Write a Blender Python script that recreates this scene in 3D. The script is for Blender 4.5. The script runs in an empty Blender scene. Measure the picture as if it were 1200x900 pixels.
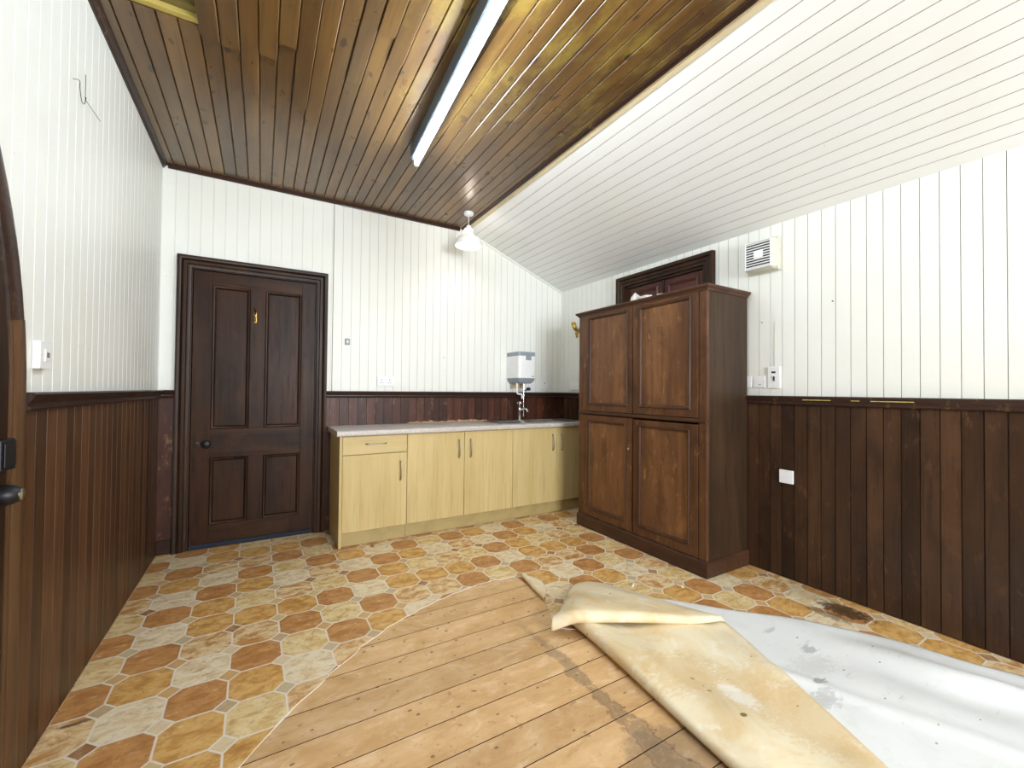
import bpy, bmesh, math, random
from mathutils import Vector, Matrix
random.seed(7)
PI = math.pi
C = bpy.context.scene.collection
XL, XR, YB, YF = -0.63, 2.903, 3.835, -3.3
ZC, ZR, XRG = 2.768, 2.292, 1.70
SL = (ZR - ZC) / (XR - XRG)
DADO = 1.16

# ------------------------------------------------------------------ materials
class NT:
    def __init__(s, name):
        s.m = bpy.data.materials.new(name); s.m.use_nodes = True
        s.t = s.m.node_tree; s.t.nodes.clear()
        s.out = s.t.nodes.new('ShaderNodeOutputMaterial')
        s.b = s.t.nodes.new('ShaderNodeBsdfPrincipled')
        s.t.links.new(s.b.outputs[0], s.out.inputs[0])
        s.tc = s.t.nodes.new('ShaderNodeTexCoord')
        s.obj = s.tc.outputs['Object']
    def n(s, typ, **kw):
        x = s.t.nodes.new(typ)
        for k, v in kw.items(): setattr(x, k, v)
        return x
    def put(s, sock, v):
        if isinstance(v, bpy.types.NodeSocket): s.t.links.new(v, sock)
        elif isinstance(v, (tuple, list)) and len(v) == 3 and sock.type == 'RGBA': sock.default_value = (*v, 1)
        else: sock.default_value = v
    def math(s, op, a, b=None, c=None):
        x = s.n('ShaderNodeMath', operation=op); s.put(x.inputs[0], a)
        if b is not None: s.put(x.inputs[1], b)
        if c is not None: s.put(x.inputs[2], c)
        return x.outputs[0]
    def mix(s, f, a, b, mode='MIX'):
        x = s.n('ShaderNodeMix', data_type='RGBA', blend_type=mode)
        s.put(x.inputs[0], f); s.put(x.inputs[6], a); s.put(x.inputs[7], b)
        return x.outputs[2]
    def sep(s, v=None):
        x = s.n('ShaderNodeSeparateXYZ'); s.put(x.inputs[0], v or s.obj); return x.outputs
    def comb(s, x, y, z):
        c = s.n('ShaderNodeCombineXYZ')
        for i, v in enumerate((x, y, z)): s.put(c.inputs[i], v)
        return c.outputs[0]
    def mapping(s, scale=(1, 1, 1), loc=(0, 0, 0), v=None):
        x = s.n('ShaderNodeMapping'); s.put(x.inputs[0], v or s.obj)
        x.inputs['Scale'].default_value = scale; x.inputs['Location'].default_value = loc
        return x.outputs[0]
    def noise(s, v, scale=5, detail=3, rough=.55, dist=0.):
        x = s.n('ShaderNodeTexNoise'); s.put(x.inputs['Vector'], v)
        x.inputs['Scale'].default_value = scale; x.inputs['Detail'].default_value = detail
        x.inputs['Roughness'].default_value = rough; x.inputs['Distortion'].default_value = dist
        return x.outputs[0]
    def ramp(s, f, stops, interp='LINEAR'):
        x = s.n('ShaderNodeValToRGB'); s.put(x.inputs[0], f); r = x.color_ramp; r.interpolation = interp
        while len(r.elements) < len(stops): r.elements.new(0.5)
        for e, (p, c) in zip(r.elements, stops):
            e.position = p; e.color = (*c, 1) if len(c) == 3 else c
        return x.outputs[0]
    def step(s, f, lo, hi):
        x = s.n('ShaderNodeMapRange', interpolation_type='SMOOTHSTEP'); s.put(x.inputs[0], f)
        s.put(x.inputs[1], lo); s.put(x.inputs[2], hi)
        return x.outputs[0]
    def white(s, v, d='1D'):
        x = s.n('ShaderNodeTexWhiteNoise', noise_dimensions=d)
        s.put(x.inputs['W' if d == '1D' else 'Vector'], v); return x.outputs[0]
    def fin(s, col, rough=.5, bump=None, bstr=.2, bdist=.002, spec=.5, metal=0., coat=0.):
        s.put(s.b.inputs['Base Color'], col); s.put(s.b.inputs['Roughness'], rough)
        s.b.inputs['Specular IOR Level'].default_value = spec; s.b.inputs['Metallic'].default_value = metal
        s.b.inputs['Coat Weight'].default_value = coat
        if bump is not None:
            x = s.n('ShaderNodeBump'); s.put(x.inputs['Height'], bump)
            x.inputs['Strength'].default_value = bstr; x.inputs['Distance'].default_value = bdist
            s.t.links.new(x.outputs[0], s.b.inputs['Normal'])
        return s.m

def plain(name, col, rough=.5, metal=0., spec=.5, var=.06, vscale=9):
    t = NT(name); nz = t.noise(t.obj, vscale, 4)
    c2 = tuple(max(0, c * (1 - 2.2 * var)) for c in col)
    return t.fin(t.mix(t.step(nz, .35, .7), col, c2), rough, metal=metal, spec=spec)

def wood(name, ca, cb, cc, grain='z', board=None, pitch=.075, off=0., rough=.35, var=.5, fine=1., spec=.28, wear=None, bstr=.15, mottle=0.):
    """dark / mid / light mixed along the grain, each board of its own tone"""
    t = NT(name)
    ax = {'x': (1.2, 26, 26), 'y': (26, 1.2, 26), 'z': (26, 26, 1.2)}[grain]
    big = {'x': (.5, 5, 5), 'y': (5, .5, 5), 'z': (5, 5, .5)}[grain]
    xyz = t.sep()
    v = t.obj
    if board:
        i = 'xyz'.index(board)
        idx = t.math('FLOOR', t.math('DIVIDE', t.math('SUBTRACT', xyz[i], off), pitch))
        rnd = t.white(idx)
        sh = t.math('MULTIPLY', rnd, 37.)
        a = t.n('ShaderNodeVectorMath', operation='ADD'); t.put(a.inputs[0], t.obj); t.put(a.inputs[1], t.comb(sh, sh, sh))
        v = a.outputs[0]
    g = t.noise(t.mapping(ax, v=v), 2.4 * fine, 5, .6, .3)
    p = t.noise(t.mapping(big, v=v), 1.3, 3, .5, .6)
    c = t.mix(t.step(p, .3, .7), ca, cb)
    c = t.mix(t.math('MULTIPLY', t.step(g, .45, .75), .75), c, cc)
    if mottle:
        mo = t.noise(t.mapping((3, 3, 1.6), v=v), 2.2, 5, .65, .4)
        c = t.mix(t.math('MULTIPLY', t.step(mo, .5, .72), mottle), c, cc)
        c = t.mix(t.math('MULTIPLY', t.step(mo, .46, .28), mottle), c, t.mix(.5, cb, tuple(min(1, 1.5 * k) for k in cb)))
    if board:
        f = t.math('ADD', t.math('MULTIPLY', rnd, var), 1 - var / 2)
        c = t.mix(1., c, t.comb(f, f, f), 'MULTIPLY')
    if wear:
        w = t.math('MULTIPLY', t.step(t.noise(t.mapping((14, 14, 5)), 1.6, 6, .75), .55, .68), t.step(t.noise(t.obj, 3.1, 2), .40, .62))
        c = t.mix(t.math('MULTIPLY', w, .8), c, wear)
    r = t.math('ADD', t.math('MULTIPLY', g, .25), rough - .12)
    return t.fin(c, r, g, bstr, .001, spec)

M = {}
def white_paint(name, col=(.815, .83, .79), col2=(.78, .79, .73), rough=.42):
    t = NT(name)
    a = t.noise(t.obj, 1.1, 3); b = t.noise(t.mapping((30, 30, 1.5)), 1.5, 4)
    c = t.mix(t.step(a, .4, .7), col, col2)
    sp = t.step(t.noise(t.obj, 26, 2, .6), .765, .79)
    c = t.mix(t.math('MULTIPLY', sp, .35), c, (.45, .4, .3))
    return t.fin(c, rough, b, .12, .001, .4)
M['wall'] = white_paint('cream_white_painted_boards')
M['slope'] = white_paint('white_painted_ceiling_boards', (.84, .865, .87), (.80, .815, .79))
M['cream'] = plain('cream_paint', (.62, .53, .34), .5)
M['wall_l'] = wood('stained_wainscot_left', (.066, .029, .012), (.105, .047, .019), (.034, .016, .008), 'z', 'y', .081, 1.865, .42, .6, mottle=.4)
M['wall_r'] = wood('stained_wainscot_right', (.034, .0165, .009), (.060, .028, .013), (.017, .009, .006), 'z', 'y', .0742, .508, .42, .8, mottle=.6, wear=(.13, .06, .025))
M['wall_b'] = wood('stained_wainscot_back', (.055, .018, .011), (.095, .033, .017), (.028, .010, .007), 'z', 'x', .0745, -.628, .4, .8, mottle=.5, wear=(.30, .16, .09))
M['rail'] = wood('dark_dado_moulding', (.030, .015, .011), (.045, .021, .014), (.015, .008, .007), 'y', rough=.34, wear=(.2, .12, .05))
M['rail_x'] = wood('dark_dado_moulding_back', (.030, .014, .011), (.045, .02, .014), (.015, .008, .007), 'x', rough=.34)
M['door'] = wood('dark_stained_door_wood', (.023, .0098, .0052), (.050, .0195, .0078), (.010, .005, .003), 'z', rough=.4, mottle=.6, spec=.14)
M['door_x'] = wood('dark_stained_door_rail_wood', (.026, .0112, .0055), (.058, .024, .009), (.011, .0055, .003), 'x', rough=.4, mottle=.6, spec=.14)
M['frame'] = wood('dark_architrave_wood', (.022, .0100, .0056), (.042, .0185, .008), (.010, .0055, .003), 'z', rough=.4, spec=.2)
M['jamb'] = wood('worn_brown_jamb_wood', (.075, .037, .016), (.125, .062, .026), (.035, .017, .008), 'z', rough=.42)
M['red'] = wood('reddish_dark_door_wood', (.06, .018, .014), (.09, .03, .02), (.03, .01, .008), 'z', rough=.4)
M['ward_f'] = wood('worn_wardrobe_front_wood', (.082, .034, .015), (.135, .058, .023), (.042, .017, .008), 'z', rough=.42, fine=.8, wear=(.30, .145, .05), mottle=.75)
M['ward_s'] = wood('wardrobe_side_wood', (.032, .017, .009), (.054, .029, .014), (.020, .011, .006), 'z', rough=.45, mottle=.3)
M['ward_d'] = wood('wardrobe_trim_wood', (.046, .020, .011), (.078, .033, .016), (.026, .011, .007), 'y', rough=.42, mottle=.3)
M['ward_p'] = wood('worn_wardrobe_panel_wood', (.125, .054, .023), (.20, .092, .036), (.080, .033, .015), 'z', rough=.42, fine=.5, wear=(.36, .19, .07), mottle=.8)
M['ward_m'] = wood('dark_wardrobe_moulding_wood', (.052, .021, .010), (.085, .036, .015), (.028, .012, .006), 'z', rough=.4)
M['beech'] = wood('pale_beech_laminate', (.55, .42, .185), (.615, .485, .235), (.46, .33, .125), 'z', rough=.42, fine=.7, bstr=.03)
M['beech_x'] = wood('pale_beech_laminate_drawer', (.55, .42, .185), (.615, .485, .235), (.46, .33, .125), 'x', rough=.42, fine=.7, bstr=.03)
M['plinth'] = plain('olive_beech_plinth', (.44, .34, .14), .5)
M['white_plastic'] = plain('white_plastic', (.83, .84, .85), .35, var=.02)
M['grey_plastic'] = plain('grey_plastic', (.27, .31, .35), .4, var=.03)
M['ivory'] = plain('ivory_plastic', (.60, .59, .49), .45, var=.04)
M['dark_slot'] = plain('dark_recess', (.02, .02, .022), .7)
M['chrome'] = plain('chrome', (.78, .79, .8), .14, 1., var=.02)
M['steel'] = plain('brushed_steel', (.62, .62, .62), .28, 1., var=.05)
M['nickel'] = plain('satin_nickel', (.42, .39, .34), .35, 1., var=.05)
M['brass'] = plain('aged_brass', (.55, .36, .10), .35, 1., var=.15)
M['iron'] = plain('black_iron', (.02, .02, .022), .42, .6)
M['copper'] = plain('copper_pipe', (.5, .22, .11), .35, 1.)
M['blue'] = plain('dark_blue_valve', (.03, .035, .09), .4)
M['paper'] = plain('white_paper', (.82, .8, .74), .7)
M['leaf'] = plain('dry_brown_scrap', (.24, .17, .07), .8, var=.2, vscale=60)
M['timber'] = wood('raw_yellow_timber', (.50, .40, .10), (.62, .52, .16), (.36, .26, .07), 'x', rough=.7)
M['joist'] = wood('old_olive_timber', (.20, .17, .05), (.27, .22, .07), (.12, .10, .03), 'x', rough=.8)
M['void'] = plain('unlit_roof_void', (.02, .021, .028), .9)  # darkness of the unlit roof space, put in as near-black colour
M['bluegrey'] = plain('shaded_batten_grey', (.13, .17, .215), .5, var=.03)  # shade on the batten's unlit sides is put into its colour
M['gap_shade'] = plain('board_gap_shade', (.035, .02, .012), .95)  # dark colour paints in the shade inside the gaps between boards
M['slate'] = plain('slate_grey_draught_strip', (.03, .034, .05), .75, spec=.1)
M['bare'] = plain('bare_pale_wood', (.46, .29, .16), .8, var=.2, vscale=40)
M['joint'] = plain('grey_slope_joint', (.40, .38, .34), .9)  # groove faces of the slope, coloured greyer than its boards
M['beige'] = plain('beige_plate', (.62, .50, .34), .6)
M['joint_wall'] = plain('painted_joint', (.60, .60, .545), .8)
M['red_ink'] = plain('faded_red_print', (.5, .12, .1), .6)
M['grey_ink'] = plain('grey_print', (.2, .2, .22), .6)

def emit(name, col, s):
    t = NT(name); t.b.inputs['Base Color'].default_value = (.9, .9, .9, 1)
    t.b.inputs['Emission Color'].default_value = (*col, 1); t.b.inputs['Emission Strength'].default_value = s
    return t.m
M['tube'] = emit('lit_fluorescent_tube', (.86, .94, 1.), 84.)
M['bulb'] = emit('lit_bulb', (1., .88, .76), 60.)

def glass_shade():
    t = NT('white_opal_glass'); t.b.inputs['Base Color'].default_value = (.9, .9, .88, 1); t.b.inputs['Roughness'].default_value = .25
    tr = t.n('ShaderNodeBsdfTranslucent'); tr.inputs[0].default_value = (.95, .93, .9, 1)
    mx = t.n('ShaderNodeMixShader'); mx.inputs[0].default_value = .12
    t.t.links.new(t.b.outputs[0], mx.inputs[1]); t.t.links.new(tr.outputs[0], mx.inputs[2]); t.t.links.new(mx.outputs[0], t.out.inputs[0])
    return t.m
M['shade'] = glass_shade()

def ceiling_mat():
    t = NT('varnished_ceiling_boards'); xyz = t.sep()
    idx = t.math('FLOOR', t.math('DIVIDE', t.math('SUBTRACT', xyz[0], -.566), .0757)); rnd = t.white(idx)
    sh = t.math('MULTIPLY', rnd, 31.)
    a = t.n('ShaderNodeVectorMath', operation='ADD'); t.put(a.inputs[0], t.obj); t.put(a.inputs[1], t.comb(sh, sh, 0))
    g = t.noise(t.mapping((30, 1.3, 30), v=a.outputs[0]), 2.2, 5, .6, .4)
    p = t.noise(t.mapping((4, .7, 4), v=a.outputs[0]), 1.5, 3)
    c = t.mix(t.step(p, .3, .7), (.108, .055, .016), (.20, .108, .027))
    c = t.mix(t.math('MULTIPLY', t.step(g, .45, .75), .55), c, (.075, .036, .013))
    f = t.math('ADD', t.math('MULTIPLY', rnd, .45), .78)
    c = t.mix(1., c, t.comb(f, f, f), 'MULTIPLY')
    # strip light's bloom and dust, both put into the colour as yellowish patches
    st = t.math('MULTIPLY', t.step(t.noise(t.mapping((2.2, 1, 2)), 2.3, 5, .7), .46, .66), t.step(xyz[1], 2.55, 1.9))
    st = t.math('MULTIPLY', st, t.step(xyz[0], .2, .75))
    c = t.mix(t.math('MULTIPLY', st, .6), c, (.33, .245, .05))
    cr = t.math('MULTIPLY', t.step(t.noise(t.mapping((3, 26, 3), v=a.outputs[0]), 2.0, 2), .70, .74), t.step(t.noise(t.mapping((9, 4, 9)), 1.5, 2), .45, .6))
    c = t.mix(t.math('MULTIPLY', cr, .6), c, (.05, .022, .009))
    kn = t.step(t.noise(t.mapping((9, 5, 9)), 1.7, 1), .70, .74)
    c = t.mix(t.math('MULTIPLY', kn, .7), c, (.03, .014, .008))
    r = t.math('ADD', t.math('MULTIPLY', t.noise(t.mapping((3, 1.5, 3)), 4, 4), .22), .20)
    return t.fin(c, r, t.math('ADD', g, t.math('MULTIPLY', p, 1.5)), .25, .0015, .85)
M['ceiling'] = ceiling_mat()

def floorboards():
    t = NT('bare_pine_floorboards'); x, y, z = t.sep()
    idx = t.math('FLOOR', t.math('DIVIDE', t.math('SUBTRACT', y, .985), .149)); rnd = t.white(idx)
    sh = t.math('MULTIPLY', rnd, 23.)
    a = t.n('ShaderNodeVectorMath', operation='ADD'); t.put(a.inputs[0], t.obj); t.put(a.inputs[1], t.comb(sh, sh, 0))
    g = t.noise(t.mapping((1.5, 30, 1), v=a.outputs[0]), 2., 5, .6, .5)
    p = t.noise(t.mapping((1.6, 3, 1), v=a.outputs[0]), 2.2, 5, .65)
    c = t.mix(t.step(p, .3, .72), (.53, .315, .130), (.69, .46, .235))
    q = t.noise(t.mapping((1.3, 2.2, 1), v=a.outputs[0]), 5.5, 6, .7, .5)
    c = t.mix(t.math('MULTIPLY', t.step(q, .48, .72), .65), c, (.80, .60, .38))
    c = t.mix(t.math('MULTIPLY', t.step(q, .45, .28), .5), c, (.42, .22, .085))
    c = t.mix(t.math('MULTIPLY', t.step(g, .5, .8), .4), c, (.44, .23, .09))
    f = t.math('ADD', t.math('MULTIPLY', rnd, .16), .92); c = t.mix(1., c, t.comb(f, f, f), 'MULTIPLY')
    # blotches and specks
    bl = t.step(t.noise(t.obj, 19, 4, .7), .61, .70); c = t.mix(t.math('MULTIPLY', bl, .55), c, (.25, .12, .055))
    vo = t.n('ShaderNodeTexVoronoi'); t.put(vo.inputs['Vector'], t.mapping((1, 1.4, 1))); vo.inputs['Scale'].default_value = 15
    d = t.math('ADD', vo.outputs['Distance'], t.math('MULTIPLY', t.math('SUBTRACT', t.noise(t.obj, 60, 3), .5), .15))
    gate = t.step(t.noise(t.obj, 5, 2), .42, .48)
    sp = t.math('MULTIPLY', t.math('SUBTRACT', 1., t.step(d, .09, .14)), gate)
    c = t.mix(t.math('MULTIPLY', sp, .75), c, (.15, .065, .035))
    # worn dirt line where an edge of old lino lay
    wob = t.math('MULTIPLY', t.math('SUBTRACT', t.noise(t.obj, 9, 5, .7), .5), .13)
    dx = t.math('ABSOLUTE', t.math('SUBTRACT', t.math('ADD', x, wob), 1.148))
    wdt = t.math('ADD', .022, t.math('MULTIPLY', t.step(y, 1.25, .7), .05))
    ln = t.math('SUBTRACT', 1., t.step(dx, t.math('MULTIPLY', wdt, .6), wdt))
    ln = t.math('MULTIPLY', ln, t.step(y, 2.02, 1.55))
    ln = t.math('MULTIPLY', ln, t.step(t.noise(t.obj, 34, 4, .7), .28, .5))
    c = t.mix(t.math('MULTIPLY', ln, .62), c, (.22, .155, .10))
    edge = t.math('MULTIPLY', t.math('SUBTRACT', 1., t.step(t.math('ABSOLUTE', t.math('SUBTRACT', dx, wdt)), .002, .009)), t.step(y, 1.8, 1.3))
    c = t.mix(t.math('MULTIPLY', edge, .5), c, (.10, .06, .04))
    # grey damp patch near the doorway side
    ex = t.math('DIVIDE', t.math('SUBTRACT', x, 1.16), .2); ey = t.math('DIVIDE', t.math('SUBTRACT', y, .85), .24)
    rr = t.math('ADD', t.math('ADD', t.math('MULTIPLY', ex, ex), t.math('MULTIPLY', ey, ey)), t.math('MULTIPLY', t.math('SUBTRACT', t.noise(t.obj, 8, 5, .7), .5), 2.2))
    dp = t.math('SUBTRACT', 1., t.step(rr, .55, 1.)); c = t.mix(t.math('MULTIPLY', dp, .5), c, (.17, .125, .085))
    return t.fin(c, .5, g, .2, .001, .4)
M['floor'] = floorboards()

PAT = ['MPTOP', 'TOPTC', 'CTMMT', 'TPOOO', 'CTOCM']     # one repeat of the printed pattern, column 0 first
COLA = dict(T=(.40, .175, .052), O=(.50, .245, .058), C=(.62, .41, .15), P=(.70, .54, .31), M=(.50, .235, .065))
COLB = dict(T=(.56, .285, .100), O=(.70, .43, .145), C=(.78, .63, .35), P=(.80, .70, .50), M=(.77, .60, .34))
def vinyl():
    t = NT('printed_tile_vinyl'); x, y, z = t.sep()
    u = t.math('DIVIDE', t.math('ADD', x, t.math('MULTIPLY', t.math('SUBTRACT', y, 2.), .015)), .1935)
    v = t.math('DIVIDE', t.math('SUBTRACT', t.math('SUBTRACT', y, 2.), t.math('MULTIPLY', x, .015)), .198)
    ui = t.math('ROUND', u); vi = t.math('ROUND', v)
    ax = t.math('ABSOLUTE', t.math('SUBTRACT', u, ui)); ay = t.math('ABSOLUTE', t.math('SUBTRACT', v, vi))
    ci = t.math('FLOORED_MODULO', t.math('SUBTRACT', ui, 2.), 5.); ri = t.math('FLOORED_MODULO', vi, 5.)
    k = t.math('DIVIDE', t.math('ADD', t.math('ADD', t.math('MULTIPLY', ri, 5.), ci), .5), 25.)
    seq = [ch for row in PAT for ch in row]
    ca = t.ramp(k, [(i / 25, COLA[c]) for i, c in enumerate(seq)], 'CONSTANT')
    cb = t.ramp(k, [(i / 25, COLB[c]) for i, c in enumerate(seq)], 'CONSTANT')
    idv = t.comb(t.math('MULTIPLY', ui, 3.7), t.math('MULTIPLY', vi, 5.3), 0.)
    ad = t.n('ShaderNodeVectorMath', operation='ADD'); t.put(ad.inputs[0], t.obj); t.put(ad.inputs[1], idv)
    mot = t.noise(t.mapping((1, 1.6, 1), v=ad.outputs[0]), 11, 6, .68, .6)
    oc = t.mix(t.step(mot, .36, .60), ca, cb)
    mo2 = t.noise(t.mapping((1, 1.5, 1), loc=(7, 3, 0), v=ad.outputs[0]), 18, 6, .7, .4)
    oc = t.mix(t.math('MULTIPLY', t.step(mo2, .50, .66), .8), oc, t.mix(.55, oc, (.30, .125, .03)))
    oc = t.mix(t.math('MULTIPLY', t.step(mo2, .44, .28), .6), oc, (.78, .66, .42))
    fine = t.noise(t.obj, 90, 3, .7)
    # diamonds at the corners
    du = t.math('FLOOR', u); dv = t.math('FLOOR', v)
    dk = t.white(t.comb(t.math('FLOORED_MODULO', du, 5.), t.math('FLOORED_MODULO', dv, 5.), 0.), '2D')
    dc = t.ramp(dk, [(0, (.50, .36, .20)), (.2, (.32, .15, .055)), (.38, (.62, .46, .22)), (.55, (.60, .36, .13)), (.72, (.72, .58, .37)), (.86, (.52, .43, .27))], 'CONSTANT')
    dc = t.mix(t.math('MULTIPLY', t.step(mot, .4, .6), .4), dc, (.60, .46, .28))
    cc = 1 - .215
    s = t.math('ADD', ax, ay)
    isdot = t.math('GREATER_THAN', s, cc)
    d1 = t.math('SUBTRACT', .5, t.math('MAXIMUM', ax, ay)); d2 = t.math('MULTIPLY', t.math('ABSOLUTE', t.math('SUBTRACT', cc, s)), .707)
    d1b = t.math('ADD', d1, t.math('MULTIPLY', isdot, 1.))
    d = t.math('MINIMUM', d1b, d2)
    d = t.math('ADD', d, t.math('MULTIPLY', t.math('SUBTRACT', t.noise(t.obj, 55, 3), .5), .012))
    gm = t.math('SUBTRACT', 1., t.step(d, .012, .026))
    c = t.mix(isdot, oc, dc)
    c = t.mix(t.math('MULTIPLY', t.step(fine, .45, .8), .22), c, (.30, .17, .07))
    c = t.mix(t.math('MULTIPLY', gm, .92), c, (.76, .69, .58))
    # black mould by the right hand skirting and scuffs by the left wall
    def blob(cx, cy, rx, ry, str_, col, c):
        ex = t.math('DIVIDE', t.math('SUBTRACT', x, cx), rx); ey = t.math('DIVIDE', t.math('SUBTRACT', y, cy), ry)
        rr = t.math('ADD', t.math('ADD', t.math('MULTIPLY', ex, ex), t.math('MULTIPLY', ey, ey)), t.math('MULTIPLY', t.math('SUBTRACT', t.noise(t.obj, 34, 6, .8), .5), 4.2))
        return t.mix(t.math('MULTIPLY', t.math('SUBTRACT', 1., t.step(rr, .3, 1.)), str_), c, col)
    c = blob(2.74, 1.07, .085, .15, .88, (.035, .026, .018), c)
    c = blob(2.79, 1.30, .10, .22, .3, (.27, .17, .05), c)
    c = blob(2.62, 1.10, .05, .12, .6, (.10, .06, .03), c)
    c = blob(-.555, 1.80, .025, .035, .9, (.03, .025, .02), c)
    c = blob(-.545, 2.06, .05, .012, .7, (.08, .06, .04), c)
    sp = t.step(t.noise(t.obj, 38, 2, .5), .735, .76)
    c = t.mix(t.math('MULTIPLY', sp, .6), c, (.11, .06, .03))
    return t.fin(c, .42, t.math('MULTIPLY', gm, -1.), .25, .0015, .45)
M['vinyl'] = vinyl()

def backing(name, c1, c2, c3, specks=.5, smear=0., marks=()):
    t = NT(name)
    a = t.noise(t.obj, 3.2, 5, .65, .8); b = t.noise(t.obj, 9, 5, .7, .5)
    c = t.mix(t.step(a, .38, .66), c1, c2); c = t.mix(t.math('MULTIPLY', t.step(b, .52, .72), .7), c, c3)
    vo = t.n('ShaderNodeTexVoronoi'); t.put(vo.inputs['Vector'], t.mapping((1, 1.7, 1))); vo.inputs['Scale'].default_value = 11
    sm = t.math('MULTIPLY', t.step(t.noise(t.mapping((2.2, 9, 3)), 2.1, 6, .75), .6, .75), smear)
    c = t.mix(sm, c, (.30, .28, .25))
    s1 = t.math('MULTIPLY', t.math('SUBTRACT', 1., t.step(vo.outputs['Distance'], .05, .085)), t.step(t.noise(t.obj, 3, 2), .47, .5))
    c = t.mix(t.math('MULTIPLY', s1, specks), c, (.10, .075, .04))
    x, y, z = t.sep()
    for cx, cy, rx, ry, amt, rag, col in marks:
        ex = t.math('DIVIDE', t.math('SUBTRACT', x, cx), rx); ey = t.math('DIVIDE', t.math('SUBTRACT', y, cy), ry)
        rr = t.math('ADD', t.math('ADD', t.math('MULTIPLY', ex, ex), t.math('MULTIPLY', ey, ey)), t.math('MULTIPLY', t.math('SUBTRACT', t.noise(t.mapping((1, 2.5, 1)), 26, 5, .8), .5), rag))
        c = t.mix(t.math('MULTIPLY', t.math('SUBTRACT', 1., t.step(rr, .3, 1.)), amt), c, col)
    return t.fin(c, .5, b, .1, .003, .4)
M['fold'] = backing('cream_vinyl_backing', (.79, .70, .50), (.70, .53, .29), (.86, .82, .72), .8, 0., [(-.095, -.095, .014, .010, .9, 1., (.20, .15, .03)), (-.104, -.176, .012, .009, .9, 1., (.20, .15, .03)), (-.129, -.325, .020, .012, .95, 1., (.20, .15, .03)), (-.10, -.06, .22, .16, .45, 4., (.62, .42, .18)), (.10, -.42, .20, .22, .45, 4., (.64, .44, .20)), (-.02, -.25, .06, .10, .7, 4., (.88, .86, .80))])
M['white_sheet'] = backing('white_vinyl_backing', (.74, .755, .75), (.78, .79, .79), (.68, .69, .67), .8, .55, [(2.17, .985, .045, .03, .4, 6., (.10, .10, .085)), (1.95, .85, .05, .02, .5, 6., (.10, .10, .085)), (1.86, .79, .08, .05, .35, 6., (.2, .2, .17)), (2.05, .92, .14, .07, .22, 6., (.4, .4, .37)), (2.17, 1.16, .05, .015, .3, 6., (.10, .10, .085))])

def worktop():
    t = NT('speckled_grey_laminate')
    n1 = t.noise(t.obj, 120, 3, .7); n2 = t.noise(t.obj, 7, 4, .6)
    c = t.mix(t.step(n1, .4, .65), (.60, .55, .50), (.46, .42, .39))
    c = t.mix(t.math('MULTIPLY', t.step(n2, .55, .68), .5), c, (.76, .74, .70))
    return t.fin(c, .4)
M['worktop'] = worktop()

# ------------------------------------------------------------------ mesh helpers
def obj(name, bm, mat, parent=None, smooth=False, loc=None):
    bmesh.ops.recalc_face_normals(bm, faces=bm.faces)
    me = bpy.data.meshes.new(name); bm.to_mesh(me); bm.free()
    for m in (mat if isinstance(mat, (list, tuple)) else [mat]): me.materials.append(M[m])
    if smooth:
        for p in me.polygons: p.use_smooth = True
        try: me.set_sharp_from_angle(angle=math.radians(smooth if smooth is not True else 40))
        except Exception: pass
    o = bpy.data.objects.new(name, me); C.objects.link(o)
    if parent: o.parent = parent
    if loc: o.location = loc
    return o
def tag(o, label, cat, group=None, kind=None):
    o['label'] = label; o['category'] = cat
    if group: o['group'] = group
    if kind: o['kind'] = kind
    return o
def thing(name, label, cat, loc=(0, 0, 0), rot=0., group=None, kind=None):
    o = bpy.data.objects.new(name, None); C.objects.link(o); o.location = loc; o.rotation_euler = (0, 0, rot)
    o.empty_display_size = .1
    return tag(o, label, cat, group, kind)
def box(bm, x0, x1, y0, y1, z0, z1, bev=0., seg=2, mi=0):
    vs = [bm.verts.new((x, y, z)) for x in (x0, x1) for y in (y0, y1) for z in (z0, z1)]
    fs = [bm.faces.new([vs[i] for i in q]) for q in ((0, 1, 3, 2), (4, 6, 7, 5), (0, 4, 5, 1), (2, 3, 7, 6), (0, 2, 6, 4), (1, 5, 7, 3))]
    for f in fs: f.material_index = mi
    if bev > 0:
        bmesh.ops.recalc_face_normals(bm, faces=fs)
        es = list({e for f in fs for e in f.edges})
        bmesh.ops.bevel(bm, geom=es, offset=bev, segments=seg, affect='EDGES', profile=.5)
    return bm
def B(*a, **k): return box(bmesh.new(), *a, **k)
def lathe(bm, prof, origin=(0, 0, 0), axis='z', n=28, mat=None):
    """prof: (radius, height) pairs"""
    rings = []
    for r, h in prof:
        ring = []
        for i in range(n):
            a = 2 * PI * i / n; p = (r * math.cos(a), r * math.sin(a), h)
            if axis == 'x': p = (p[2], p[0], p[1])
            elif axis == 'y': p = (p[0], p[2], p[1])
            if mat is not None: p = mat @ Vector(p)
            ring.append(bm.verts.new(Vector(p) + Vector(origin)))
        rings.append(ring)
    for a, b in zip(rings, rings[1:]):
        for i in range(n): bm.faces.new((a[i], a[(i + 1) % n], b[(i + 1) % n], b[i]))
    if prof[0][0] > 1e-5: bm.faces.new(rings[0][::-1])
    if prof[-1][0] > 1e-5: bm.faces.new(rings[-1])
    bmesh.ops.remove_doubles(bm, verts=[v for r in rings for v in r], dist=1e-6)
    return bm
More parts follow.
